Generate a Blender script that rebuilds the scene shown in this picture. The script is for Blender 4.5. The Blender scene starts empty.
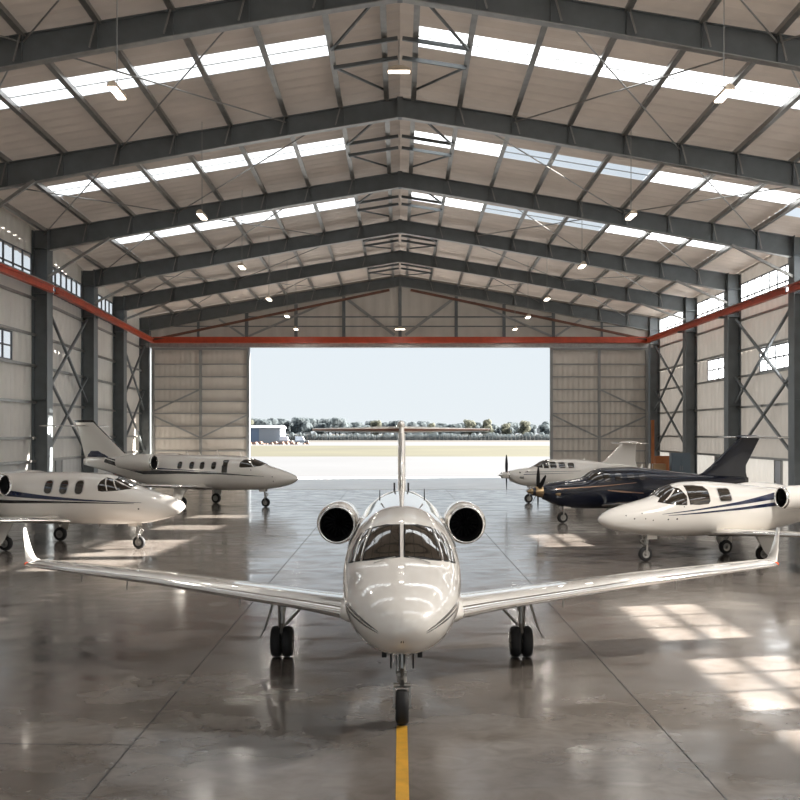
import bpy, math, random
from mathutils import Vector, Matrix
random.seed(7)
C = bpy.context.scene.collection
PI = math.pi
F = 1040.0
CAMZ = 4.2

# ------------------------------------------------------------------ materials
def mat(name, col, rough=0.5, metal=0.0, coat=0.0, spec=0.5, emit=None, estr=0.0, transl=0.0, noise=None, bump=None, coat_rough=0.03):
    m = bpy.data.materials.new(name); m.use_nodes = True
    nt = m.node_tree; N = nt.nodes; L = nt.links
    b = N['Principled BSDF']; out = N['Material Output']
    b.inputs['Base Color'].default_value = (*col, 1)
    b.inputs['Roughness'].default_value = rough
    b.inputs['Metallic'].default_value = metal
    b.inputs['Specular IOR Level'].default_value = spec
    b.inputs['Coat Weight'].default_value = coat
    b.inputs['Coat Roughness'].default_value = coat_rough
    if emit:
        b.inputs['Emission Color'].default_value = (*emit, 1)
        b.inputs['Emission Strength'].default_value = estr
    tc = None
    if noise or bump:
        tc = N.new('ShaderNodeTexCoord')
    if noise:                       # (scale, amount)
        n = N.new('ShaderNodeTexNoise'); n.inputs['Scale'].default_value = noise[0]; n.inputs['Detail'].default_value = 5
        L.new(tc.outputs['Object'], n.inputs['Vector'])
        mp = N.new('ShaderNodeMapRange'); mp.inputs['From Min'].default_value = .3; mp.inputs['From Max'].default_value = .7
        mp.inputs['To Min'].default_value = 1 - noise[1]; mp.inputs['To Max'].default_value = 1 + noise[1]
        L.new(n.outputs['Fac'], mp.inputs['Value'])
        mx = N.new('ShaderNodeMix'); mx.data_type = 'RGBA'; mx.blend_type = 'MULTIPLY'; mx.inputs['Factor'].default_value = 1
        mx.inputs['A'].default_value = (*col, 1); L.new(mp.outputs['Result'], mx.inputs['B'])
        L.new(mx.outputs['Result'], b.inputs['Base Color'])
    if bump:                        # (scale, strength, distance, stretch)
        n = N.new('ShaderNodeTexNoise'); n.inputs['Scale'].default_value = bump[0]; n.inputs['Detail'].default_value = 3
        mpg = N.new('ShaderNodeMapping'); mpg.inputs['Scale'].default_value = bump[3]
        L.new(tc.outputs['Object'], mpg.inputs['Vector']); L.new(mpg.outputs['Vector'], n.inputs['Vector'])
        bp = N.new('ShaderNodeBump'); bp.inputs['Strength'].default_value = bump[1]; bp.inputs['Distance'].default_value = bump[2]
        L.new(n.outputs['Fac'], bp.inputs['Height']); L.new(bp.outputs['Normal'], b.inputs['Normal'])
    if transl > 0:
        t = N.new('ShaderNodeBsdfTranslucent'); t.inputs['Color'].default_value = (*col, 1)
        ms = N.new('ShaderNodeMixShader'); ms.inputs['Fac'].default_value = transl
        L.new(b.outputs['BSDF'], ms.inputs[1]); L.new(t.outputs['BSDF'], ms.inputs[2]); L.new(ms.outputs['Shader'], out.inputs['Surface'])
    return m

M = {}
M['steel'] = mat('painted_steel', (.145, .163, .172), .42, 0, noise=(1.5, .12))
M['steel_flange'] = mat('galvanised_steel', (.34, .34, .33), .38, .6, noise=(3, .15))
M['galv'] = mat('purlin_steel', (.29, .285, .27), .35, .55, noise=(2, .15))
M['red'] = mat('red_crane_paint', (.52, .075, .03), .4, noise=(2, .15))
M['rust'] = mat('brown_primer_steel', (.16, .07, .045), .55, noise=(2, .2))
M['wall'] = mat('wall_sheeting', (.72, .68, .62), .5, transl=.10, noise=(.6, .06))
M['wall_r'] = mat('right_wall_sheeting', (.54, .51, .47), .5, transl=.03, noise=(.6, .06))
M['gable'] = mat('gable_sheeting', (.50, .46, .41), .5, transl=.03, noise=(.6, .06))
M['roof'] = mat('roof_liner', (.54, .465, .405), .6, transl=.025, noise=(.5, .12), bump=(1.0, .6, .06, (.25, 2.2, 1)))
M['wains'] = mat('wainscot_board', (.66, .65, .62), .5, transl=.06, noise=(.5, .05))
M['frost'] = mat('frosted_skylight', (.44, .47, .50), .4, transl=.8)
M['clearsheet'] = mat('clear_skylight', (.50, .53, .56), .4)
def mk_clear(m, fac):
    nt = m.node_tree; N = nt.nodes; t = N.new('ShaderNodeBsdfTransparent'); x = N.new('ShaderNodeMixShader'); x.inputs['Fac'].default_value = fac
    nt.links.new(N['Principled BSDF'].outputs['BSDF'], x.inputs[1]); nt.links.new(t.outputs['BSDF'], x.inputs[2]); nt.links.new(x.outputs['Shader'], N['Material Output'].inputs['Surface'])
mk_clear(M['clearsheet'], .85)
M['mull'] = mat('window_mullion', (.12, .13, .14), .5)
M['doorframe'] = mat('door_frame_steel', (.29, .295, .29), .45, .2)
M['white'] = mat('white_aircraft_paint', (.80, .765, .715), .22, 0, coat=1.0)
M['navy'] = mat('navy_aircraft_paint', (.003, .006, .018), .2, 0, coat=.4)
M['stripe_navy'] = mat('navy_stripe', (.012, .02, .06), .25, coat=1)
M['stripe_black'] = mat('black_stripe', (.012, .012, .013), .25, coat=1)
M['copper'] = mat('copper_stripe', (.42, .24, .15), .3, .5, coat=1)
M['chrome'] = mat('polished_metal', (.86, .85, .83), .12, 1.0)
M['alu'] = mat('brushed_metal', (.55, .54, .52), .3, 1.0)
M['brass'] = mat('bronze_spinner', (.42, .30, .17), .25, 1.0)
M['glass'] = mat('tinted_aircraft_glass', (.022, .017, .012), .06, 0, coat=1.0, spec=.7)
M['tyre'] = mat('tyre_rubber', (.012, .012, .013), .7)
M['black'] = mat('black_metal', (.008, .008, .009), .6)
M['fan'] = mat('dark_fan', (.03, .03, .033), .45, .8)
M['gear'] = mat('gear_metal', (.33, .32, .30), .35, .7)
M['lamp_body'] = mat('lamp_housing', (.62, .5, .38), .5)
M['lamp_glow'] = mat('lamp_glow', (1, .93, .82), .5, emit=(1, .9, .76), estr=9)
M['red_lens'] = mat('red_lens', (.7, .08, .02), .2, emit=(1, .15, .03), estr=.15)
M['clear_lens'] = mat('clear_lens', (.75, .85, .95), .1)
M['yellow'] = mat('yellow_floor_paint', (.62, .33, .04), .35, noise=(4, .2))
M['apron'] = mat('apron_concrete', (.080, .083, .087), .8, noise=(.05, .05))
M['thresh'] = mat('painted_sun_threshold', (.72, .72, .71), .25, noise=(.4, .05))  # sunlight on the doorway floor, put into a pale colour
M['grass'] = mat('dry_grass', (.046, .043, .021), .95, noise=(.03, .2))
M['field'] = mat('tan_field', (.054, .048, .040), .95, noise=(.01, .15))
M['taxi'] = mat('taxiway_concrete', (.078, .083, .090), .9)
M['rustpan'] = mat('orange_steel', (.38, .13, .04), .6)
M['card'] = mat('cardboard', (.36, .22, .11), .8)
M['cab'] = mat('grey_blue_cabinet', (.12, .16, .2), .4)
M['blueshed'] = mat('pale_blue_cladding', (.13, .18, .26), .6)
M['whiteshed'] = mat('white_cladding', (.25, .275, .30), .6)
M['rubble'] = mat('red_earth', (.2, .13, .10), .9)
M['bark'] = mat('bark', (.20, .17, .13), .9)
M['leaf1'] = mat('hazed_olive_leaves', (.15, .155, .12), .9, transl=.5, noise=(.4, .1))  # distance haze is put into these pale, muted leaf colours
M['leaf2'] = mat('hazed_blue_green_leaves', (.13, .155, .165), .9, transl=.5, noise=(.4, .1))
M['leaf3'] = mat('hazed_yellow_green_leaves', (.17, .165, .125), .9, transl=.5, noise=(.4, .1))
def add_transp(m, fac):
    nt = m.node_tree; N = nt.nodes; out = N['Material Output']; src = out.inputs['Surface'].links[0].from_socket
    t = N.new('ShaderNodeBsdfTransparent'); x = N.new('ShaderNodeMixShader'); x.inputs['Fac'].default_value = fac
    nt.links.new(src, x.inputs[1]); nt.links.new(t.outputs['BSDF'], x.inputs[2]); nt.links.new(x.outputs['Shader'], out.inputs['Surface'])
for k_ in ('leaf1', 'leaf2', 'leaf3'): add_transp(M[k_], .45)
M['paper'] = mat('door_white', (.7, .74, .8), .5)

def floor_mat():
    m = bpy.data.materials.new('sealed_concrete'); m.use_nodes = True
    nt = m.node_tree; N = nt.nodes; L = nt.links; b = N['Principled BSDF']
    tc = N.new('ShaderNodeTexCoord')
    def noise(scale, det, stretch=(1, 1, 1), dist=0.0):
        mp = N.new('ShaderNodeMapping'); mp.inputs['Scale'].default_value = stretch
        n = N.new('ShaderNodeTexNoise'); n.inputs['Scale'].default_value = scale; n.inputs['Detail'].default_value = det; n.inputs['Distortion'].default_value = dist
        L.new(tc.outputs['Object'], mp.inputs['Vector']); L.new(mp.outputs['Vector'], n.inputs['Vector']); return n.outputs['Fac']
    def ramp(src, pts):
        r = N.new('ShaderNodeValToRGB'); e = r.color_ramp.elements
        e[0].position, e[0].color = pts[0][0], (*pts[0][1], 1); e[1].position, e[1].color = pts[1][0], (*pts[1][1], 1)
        for p, c in pts[2:]:
            k = e.new(p); k.color = (*c, 1)
        L.new(src, r.inputs['Fac']); return r.outputs['Color']
    c1 = ramp(noise(.35, 6, (1, 1.6, 1), .6), [(.32, (.115, .099, .086)), (.68, (.205, .181, .161))])
    c2 = ramp(noise(2.2, 8, (1, 1.2, 1), 1.2), [(.3, (.66, .66, .66)), (.62, (1, 1, 1))])
    mx = N.new('ShaderNodeMix'); mx.data_type = 'RGBA'; mx.blend_type = 'MULTIPLY'; mx.inputs['Factor'].default_value = .7
    L.new(c1, mx.inputs['A']); L.new(c2, mx.inputs['B']); L.new(mx.outputs['Result'], b.inputs['Base Color'])
    r = N.new('ShaderNodeMapRange'); r.inputs['From Min'].default_value = .3; r.inputs['From Max'].default_value = .7
    r.inputs['To Min'].default_value = .08; r.inputs['To Max'].default_value = .24
    L.new(noise(.8, 5, (1, 1.5, 1), .8), r.inputs['Value']); L.new(r.outputs['Result'], b.inputs['Roughness'])
    bp = N.new('ShaderNodeBump'); bp.inputs['Strength'].default_value = .35; bp.inputs['Distance'].default_value = .008
    L.new(noise(1.3, 4, (.8, 2.0, 1), .5), bp.inputs['Height']); L.new(bp.outputs['Normal'], b.inputs['Normal'])
    b.inputs['IOR'].default_value = 1.75
    return m
M['floor'] = floor_mat()

# ------------------------------------------------------------------ mesh helpers
class MB:
    def __init__(s): s.v = []; s.f = []
    def add(s, verts, faces):
        o = len(s.v); s.v += [tuple(p) for p in verts]; s.f += [tuple(i + o for i in fc) for fc in faces]
    def box(s, c, d, rz=0.0):
        cx, cy, cz = c; x, y, z = d[0] / 2, d[1] / 2, d[2] / 2; R = Matrix.Rotation(rz, 3, 'Z')
        vs = [R @ Vector((a * x, b * y, e * z)) + Vector(c) for a in (-1, 1) for b in (-1, 1) for e in (-1, 1)]
        s.add(vs, [(0, 1, 3, 2), (4, 6, 7, 5), (0, 4, 5, 1), (2, 3, 7, 6), (0, 2, 6, 4), (1, 5, 7, 3)])
    def bb(s, x0, x1, y0, y1, z0, z1):
        s.box(((x0 + x1) / 2, (y0 + y1) / 2, (z0 + z1) / 2), (abs(x1 - x0), abs(y1 - y0), abs(z1 - z0)))
    def prof(s, p0, p1, pts, up=(0, 0, 1)):          # extrude closed profile pts [(side, up)] from p0 to p1
        p0 = Vector(p0); p1 = Vector(p1); d = (p1 - p0).normalized(); u = Vector(up)
        sd = d.cross(u).normalized(); u = sd.cross(d).normalized(); n = len(pts)
        vs = [p + sd * a + u * b for p in (p0, p1) for a, b in pts]
        fs = [(i, (i + 1) % n, n + (i + 1) % n, n + i) for i in range(n)] + [tuple(range(n))[::-1], tuple(range(n, 2 * n))]
        s.add(vs, fs)
    def bar(s, p0, p1, w, h, up=(0, 0, 1)):
        s.prof(p0, p1, [(-w / 2, -h / 2), (w / 2, -h / 2), (w / 2, h / 2), (-w / 2, h / 2)], up)
    def ibeam(s, p0, p1, w, h, up=(0, 0, 1), tf=.03, tw=.02):
        a, b = w / 2, h / 2; t = tw / 2
        s.prof(p0, p1, [(-a, -b), (a, -b), (a, -b + tf), (t, -b + tf), (t, b - tf), (a, b - tf), (a, b), (-a, b), (-a, b - tf), (-t, b - tf), (-t, -b + tf), (-a, -b + tf)], up)
    def cyl(s, p0, p1, r0, r1=None, n=10, cap=True):
        r1 = r0 if r1 is None else r1
        p0 = Vector(p0); p1 = Vector(p1); d = (p1 - p0).normalized()
        u = Vector((0, 0, 1)) if abs(d.z) < .9 else Vector((1, 0, 0)); a = d.cross(u).normalized(); b = d.cross(a)
        vs = [p + a * (r * math.cos(t)) + b * (r * math.sin(t)) for p, r in ((p0, r0), (p1, r1)) for t in [2 * PI * k / n for k in range(n)]]
        fs = [(i, (i + 1) % n, n + (i + 1) % n, n + i) for i in range(n)]
        if cap: fs += [tuple(range(n))[::-1], tuple(range(n, 2 * n))]
        s.add(vs, fs)
    def tube(s, pts, r, n=8):
        for a, b in zip(pts, pts[1:]): s.cyl(a, b, r, n=n)
    def loft(s, rings, cap0=True, cap1=True):
        n = len(rings[0]); vs = [p for r in rings for p in r]; fs = []
        for k in range(len(rings) - 1):
            for i in range(n):
                fs.append((k * n + i, k * n + (i + 1) % n, (k + 1) * n + (i + 1) % n, (k + 1) * n + i))
        if cap0: fs.append(tuple(range(n))[::-1])
        if cap1: fs.append(tuple(range((len(rings) - 1) * n, len(rings) * n)))
        s.add(vs, fs)
    def lathe(s, prof, o=(0, 0, 0), axis='Y', n=32, cap0=False, cap1=False):   # prof [(axial, radius)]
        rings = []
        for a, r in prof:
            ring = []
            for k in range(n):
                t = 2 * PI * k / n
                c_, s_ = r * math.cos(t), r * math.sin(t)
                p = {'Y': (c_, a, s_), 'X': (a, c_, s_), 'Z': (c_, s_, a)}[axis]
                ring.append(tuple(p[i] + o[i] for i in range(3)))
            rings.append(ring)
        s.loft(rings, cap0, cap1)
    def grid(s, P):                                 # P[i][j] points
        m = len(P[0]); vs = [p for r in P for p in r]
        s.add(vs, [(i * m + j, i * m + j + 1, (i + 1) * m + j + 1, (i + 1) * m + j) for i in range(len(P) - 1) for j in range(m - 1)])
    def build(s, name, m, parent=None, smooth=False, fix=True, auto=None):
        me = bpy.data.meshes.new(name); me.from_pydata(s.v, [], s.f); me.validate()
        if fix:
            import bmesh
            bm = bmesh.new(); bm.from_mesh(me); bmesh.ops.recalc_face_normals(bm, faces=bm.faces); bm.to_mesh(me); bm.free()
        o = bpy.data.objects.new(name, me); C.objects.link(o)
        me.materials.append(m)
        if smooth:
            for p in me.polygons: p.use_smooth = True
            if auto is not None:
                me.set_sharp_from_angle(angle=math.radians(auto))
        if parent: o.parent = parent
        return o

def empty(name, loc, rz=0.0, label=None, cat=None, group=None):
    o = bpy.data.objects.new(name, None); C.objects.link(o); o.location = loc; o.rotation_euler = (0, 0, rz); o.empty_display_size = .2
    if label: o['label'] = label
    if cat: o['category'] = cat
    if group: o['group'] = group
    return o
def tag(o, label, cat, group=None, kind=None):
    if label: o['label'] = label
    if cat: o['category'] = cat
    if group: o['group'] = group
    if kind: o['kind'] = kind
    return o
def struct(o, label, cat):
    return tag(o, label, cat, kind='structure')

# ------------------------------------------------------------------ building dimensions
FR = [-14.4, -1.5, 11.4, 24.3, 37.2, 50.1, 63.0, 75.6, 86.7, 99.3]
RIN = 23.7                                          # inner face of right columns
def lin(y): return -21.2 - max(0, y - 63.0) * 2.6 / 36.3   # inner face of left columns
SL = .165
def rtop(y): return 19.09 + .025 * (99.3 - y)       # top of rafter at the ridge
def skin(x, y): return rtop(y) + .30 - SL * abs(x)
SK = .95                                            # depth of columns, sheeting lies behind
RWX = RIN + SK; 
def lwx(y): return lin(y) - SK
Y0 = -16.0; Y1 = 99.3

# floor, apron, ground
mb = MB(); mb.bb(-26, 26, Y0, 99.0, -.3, 0); floor = struct(mb.build('floor', M['floor']), 'polished brown grey concrete hangar floor', 'floor')
def joint(p0, p1, w=.018):
    j = MB(); j.bar((p0[0], p0[1], .001), (p1[0], p1[1], .001), w, .004); j.build('floor_joint', M['black'], floor)
joint((-3.6, 10), (-3.9, 97)); joint((3.75, 10.0), (3.3, 97)); joint((-9.5, 14.2), (-3.6, 14.0)); joint((-15, 40), (-15, 97)); joint((-24, 60), (22, 60)); joint((-24, 82), (22, 82))
mb = MB(); mb.bb(-.05, .105, 5, 14.9, .001, .006); tag(mb.build('floor_line', M['yellow']), 'yellow guide line painted on the floor in front of the nose wheel', 'floor marking')
mb = MB(); mb.bb(-14.6, 14.6, 77.0, 99.0, .001, .012); struct(mb.build('trim_1', M['thresh']), 'pale concrete threshold slab inside the hangar opening', 'threshold')  # added slab, pale to imitate sun falling inside the doorway
mb = MB(); mb.bb(-300, 300, 99.0, 186, -.3, -.01); ap = struct(mb.build('apron', M['apron']), 'sunlit pale concrete apron outside the hangar', 'apron')
j = MB(); j.bb(-14.4, 14.3, 98.7, 99.3, -.008, .016); j.build('door_track', M['gear'], ap)
mb = MB(); mb.bb(-500, 500, 186, 350, -.3, -.02); tag(mb.build('grass_strip', M['grass']), 'dry yellow green grass strip beyond the apron', 'grass', kind='stuff')
mb = MB(); mb.bb(-600, 600, 350, 475, -.3, -.02); struct(mb.build('taxiway', M['taxi']), 'pale distant taxiway beyond the grass', 'taxiway')
mb = MB(); mb.bb(-3000, 3000, 475, 3500, -.5, -.03); mb.bb(-3000, -500, -2000, 475, -.6, -.05); mb.bb(500, 3000, -2000, 475, -.6, -.05); mb.bb(-500, 500, -2000, -40, -.6, -.05)
struct(mb.build('field', M['field']), 'flat tan airfield ground reaching to the trees', 'ground')
mb = MB(); mb.bb(-500, -26, -40, 99, -.3, -.04); mb.bb(26, 500, -40, 99, -.3, -.04); mb.bb(-26, 26, -40, Y0, -.3, -.04)
struct(mb.build('yard', M['apron']), 'concrete yard around the hangar', 'ground')

# ------------------------------------------------------------------ roof
sun_gaps_right = [(27.3, 30.4), (38.5, 41.2), (42.2, 47.6), (51.8, 54.0), (58.0, 59.8)]   # gaps added by the right eave so sun patches reach the left floor
def roof_piece(b, side, x0, x1, y0, y1):
    n = 2 * max(1, int((y1 - y0) / .86)); P = []
    for i in range(n + 1):
        y = y0 + (y1 - y0) * i / n
        P.append([(side * x, y, skin(x, y) + (.06 if i % 2 else 0)) for x in (x0, (x0 + x1) / 2, x1)])
    b.grid(P)
ceil = MB()
sky_strips = []
for bi in range(len(FR) - 1):
    ya, yb = FR[bi], FR[bi + 1]; ym = (ya + yb) / 2; hw = 1.05
    last = bi >= 7
    for side in (-1, 1):
        xe = 25.0
        if last:
            roof_piece(ceil, side, 0, xe, ya, yb + (.35 if bi == 8 else 0)); continue
        ym = (ya + yb) / 2 + (-.45 if bi == 4 else .1); xs0 = .75 if side > 0 else 2.9; xs1 = 21.6 if side > 0 else 18.9
        roof_piece(ceil, side, 0, xs0, ya, yb)
        roof_piece(ceil, side, xs0, xs1, ya, ym - hw); roof_piece(ceil, side, xs0, xs1, ym + hw, yb)
        if side > 0:
            yy = ya
            roof_piece(ceil, side, 24.3, xe, ya, yb)
            cuts = [c for c in sun_gaps_right if c[0] >= ya and c[1] <= yb]
            for c0, c1 in cuts:
                roof_piece(ceil, side, xs1, 24.3, yy, c0); yy = c1
            roof_piece(ceil, side, xs1, 24.3, yy, yb)
        else:
            roof_piece(ceil, side, xs1, xe, ya, yb)
        sky_strips.append((side, xs0, xs1, ym - hw, ym + hw))
ceiling = struct(ceil.build('ceiling', M['roof'], fix=False), 'grey brown ribbed hangar roof lining with steel purlins', 'roof')
wn = [0]
def window_obj(b, m, label):
    wn[0] += 1
    return struct(b.build('window_%d' % wn[0], m, fix=False), label, 'window')
ordn = ['first', 'second', 'third', 'fourth', 'fifth', 'sixth', 'seventh', 'eighth', 'ninth', 'tenth']
for k, (side, x0, x1, y0, y1) in enumerate(sky_strips):
    b = MB(); clr_ = side > 0 and y0 > 50
    for xa, xb in (((x0, 5.5), (13.5, x1)) if clr_ else ((x0, x1),)):
        b.grid([[(side * x, y, skin(x, y) + .02) for x in (xa, xb)] for y in (y0, (y0 + y1) / 2 - .02)])
        b.grid([[(side * x, y, skin(x, y) + .02) for x in (xa, xb)] for y in ((y0 + y1) / 2 + .02, y1)])
    w = window_obj(b, M['frost'], 'bright translucent skylight strip on the %s roof slope, %s bay back from the door' % ('left' if side < 0 else 'right', ordn[8 - k // 2]))
    j = MB(); ymd = (y0 + y1) / 2
    j.prof((side * x0, ymd, skin(x0, ymd)), (side * x1, ymd, skin(x1, ymd)), [(-.03, -.01), (.03, -.01), (.03, .03), (-.03, .03)]); j.build('glazing_bar', M['steel_flange'], w)
    if clr_:
        j = MB(); j.grid([[(x, y, skin(x, y) + .02) for x in (5.5, 13.5)] for y in (y0, y1)]); j.build('clear_sheet', M['clearsheet'], w)
# purlins
for side in (-1, 1):
    for x in (.65, 2.85, 5.5, 8.15, 10.8, 13.5, 16.2, 18.9, 21.6):
        b = MB(); y0, y1 = Y0, 99.2
        h = .30; w = .24
        z0 = skin(x, y0) - .18; z1 = skin(x, y1) - .18
        b.prof((side * x, y0, z0), (side * x, y1, z1), [(-w / 2, -h / 2), (w / 2, -h / 2), (w / 2, -h / 2 + .05), (.03, -h / 2 + .05), (.03, h / 2), (-.03, h / 2), (-.03, -h / 2 + .05), (-w / 2, -h / 2 + .05)])
        b.build('purlin', M['galv'], ceiling)
# ridge bay cross members and diagonals
for bi in range(3, len(FR) - 1):
    ya, yb = FR[bi], FR[bi + 1]; n = 2
    for side in (-1, 1):
        for q in (.42, .58):
            y = ya + (yb - ya) * q
            b = MB(); b.bar((side * .1, y, skin(.1, y) - .42), (side * 2.85, y, skin(2.85, y) - .40), .12, .16); b.build('ridge_strut', M['steel'], ceiling)
        for q0, q1 in ((.08, .42), (.92, .58)):
            b = MB(); b.bar((side * .7, ya + (yb - ya) * q0, skin(.7, ya) - .45), (side * 2.8, ya + (yb - ya) * q1, skin(2.8, (ya + yb) / 2) - .42), .09, .09); b.build('ridge_brace', M['steel'], ceiling)
# roof cross bracing rods
for bi in range(3, len(FR) - 1):
    ya, yb = FR[bi], FR[bi + 1]
    for side in (-1, 1):
        for xa, xb in ((5.5, 13.5), (13.5, 5.5), (13.5, 21.6)) if bi % 2 == 0 else ((2.9, 13.5), (13.5, 21.6), (21.6, 13.5)):
            b = MB(); b.cyl((side * xa, ya, skin(xa, ya) - .55), (side * xb, yb, skin(xb, yb) - .55), .035, n=6); b.build('bracing_rod', M['galv'], ceiling)

# ------------------------------------------------------------------ portal frames
def frame(i, y):
    last = (i == len(FR) - 1)
    root = empty('portal_frame', (0, y, 0), 0, 'dark grey steel portal frame, %s from the camera of the rafters in view' % {3: 'nearest', 4: 'second', 5: 'third', 6: 'fourth', 7: 'fifth', 8: 'sixth'}.get(i, 'unseen') if not last else 'grey steel end frame standing against the gable wall above the doors', 'frame')
    if i == 3: root['label'] = 'dark grey steel portal frame overhead, cut off by the top of the photo'
    elif i == 4: root['label'] = 'nearest whole dark grey steel portal frame, its ridge touching the top edge'
    elif i == 5: root['label'] = 'dark grey steel portal frame whose ridge is just above the second roof bay'
    elif i == 6: root['label'] = 'dark steel portal frame whose columns stand nearest in view, at both edges'
    elif i == 7: root['label'] = 'dark steel portal frame with columns third and second before the far doors'
    elif i == 8: root['label'] = 'farthest dark steel portal frame before the gable end'
    elif i < 3: root['label'] = 'dark grey steel portal frame behind the camera'; root['group'] = 'portal frames behind the camera'
    zt = rtop(y)
    for side in (-1, 1):
        xin = abs(lin(y)) if side < 0 else RIN
        xo = xin + SK - .03; cw = 1.0 if i < 9 else .85        # column width along x is SK, along y cw
        # rafter web + flanges, deeper towards the eave
        t = MB(); n = 8; xe = xin + .1
        def zb(x): return zt - SL * x - (.92 + .30 * max(0, (x - 6) / (xe - 6)) ** 1.2)
        for k in range(n):
            xa, xb = xe * k / n, xe * (k + 1) / n
            za, zb_ = zt - SL * xa, zt - SL * xb; ba, bb_ = zb(xa), zb(xb); tw = .012
            t.add([(side * xa, -tw, ba), (side * xb, -tw, bb_), (side * xb, -tw, zb_), (side * xa, -tw, za), (side * xa, tw, ba), (side * xb, tw, bb_), (side * xb, tw, zb_), (side * xa, tw, za)],
                  [(0, 1, 2, 3), (7, 6, 5, 4), (0, 4, 5, 1), (3, 2, 6, 7)])
            # top flange
            t.add([(side * xa, -.17, za - .02), (side * xb, -.17, zb_ - .02), (side * xb, .17, zb_ - .02), (side * xa, .17, za - .02), (side * xa, -.17, za + .01), (side * xb, -.17, zb_ + .01), (side * xb, .17, zb_ + .01), (side * xa, .17, za + .01)],
                  [(0, 1, 2, 3), (7, 6, 5, 4), (0, 4, 5, 1), (3, 2, 6, 7), (1, 5, 6, 2), (0, 3, 7, 4)])
        for k in range(1, 9):                       # web stiffeners
            x = 2.7 * k
            if x < xe - .3: t.bb(side * x - .015, side * x + .015, -.13, .13, zb(x), zt - SL * x)
        rf = t.build('rafter', M['steel'], root)
        fl = MB()
        for k in range(n):
            xa, xb = xe * k / n, xe * (k + 1) / n; ba, bb_ = zb(xa), zb(xb)
            fl.add([(side * xa, -.2, ba - .035), (side * xb, -.2, bb_ - .035), (side * xb, .2, bb_ - .035), (side * xa, .2, ba - .035), (side * xa, -.2, ba), (side * xb, -.2, bb_), (side * xb, .2, bb_), (side * xa, .2, ba)],
                   [(0, 1, 2, 3), (7, 6, 5, 4), (0, 4, 5, 1), (3, 2, 6, 7), (1, 5, 6, 2), (0, 3, 7, 4)])
        fl.build('bottom_flange', M['steel_flange'], rf)
        # purlin cleats / fly braces
        for x in (2.85, 5.5, 8.15, 10.8, 13.5, 16.2, 18.9, 21.6):
            if x > xe - .5: continue
            c = MB(); c.bar((side * x, -.2, zt - SL * x + .05), (side * (x + .25), -.22, zb(x) + .05), .06, .06); c.build('fly_brace', M['galv'], rf)
        # column: I section built box-webbed
        c = MB(); zc = zt - SL * xin
        xm = side * (xin + SK / 2)
        c.bb(side * xin, side * (xin + .05), -cw / 2, cw / 2, 0, zc)
        c.bb(side * (xin + SK - .06), side * (xin + SK - .01), -cw / 2, cw / 2, 0, zc - .1)
        c.bb(side * (xin + .05), side * (xin + SK - .06), -.14, .14, 0, zc - .05)
        for zz in (.03, 6.2, 12.6, zb(xin) + .05): c.bb(side * (xin + .05), side * (xin + SK - .06), -cw / 2 + .03, cw / 2 - .03, zz, zz + .04)
        cc = c.build('column', M['steel'], root)
        if not last and i > 3:
            k = MB(); k.bar((side * xin, -.3, 13.62), (side * (xin - 3.7), -.3, zb(xin - 3.7) - .02), .16, .16); k.build('knee_brace', M['galv'], root)
    r = MB(); r.bb(-.14, .14, -.22, .22, zt - .97, zt + .02); r.build('ridge_plate', M['steel'], root)
    return root
for i, y in enumerate(FR): frame(i, y - .35 if i == 9 else y)

# ------------------------------------------------------------------ side walls
def wall_profile(b, side, ya, yb, z0f, z1f, xf):
    n = max(1, int((yb - ya) / .25)); P = []
    for k in range(n + 1):
        y = ya + (yb - ya) * k / n
        off = (0, .0, .045, .045)[k % 4]
        x = xf(y) + side * off
        P.append([(x, y, z0f(y)), (x, y, (z0f(y) + z1f(y)) / 2), (x, y, z1f(y))])
    b.grid(P)
wz = lambda z: (lambda y: z)
def low_windows(side):                              # (y0, y1, clear)
    if side > 0: return [(15.8, 18.7, 1), (19.6, 23.3, 1), (24.9, 29.2, 1), (42.1, 47.0, 1), (52.0, 58.0, 0), (65.2, 71.2, 0), (77.6, 83.2, 0)]
    return [(-10, -4, 0), (2, 8, 0), (15, 21, 0), (28, 34, 0), (41, 47, 0), (52.5, 59.3, 0)]
LZ0, LZ1 = 8.35, 10.0
CZ0, CZ1 = 13.15, 14.95
clr = [0]
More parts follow.
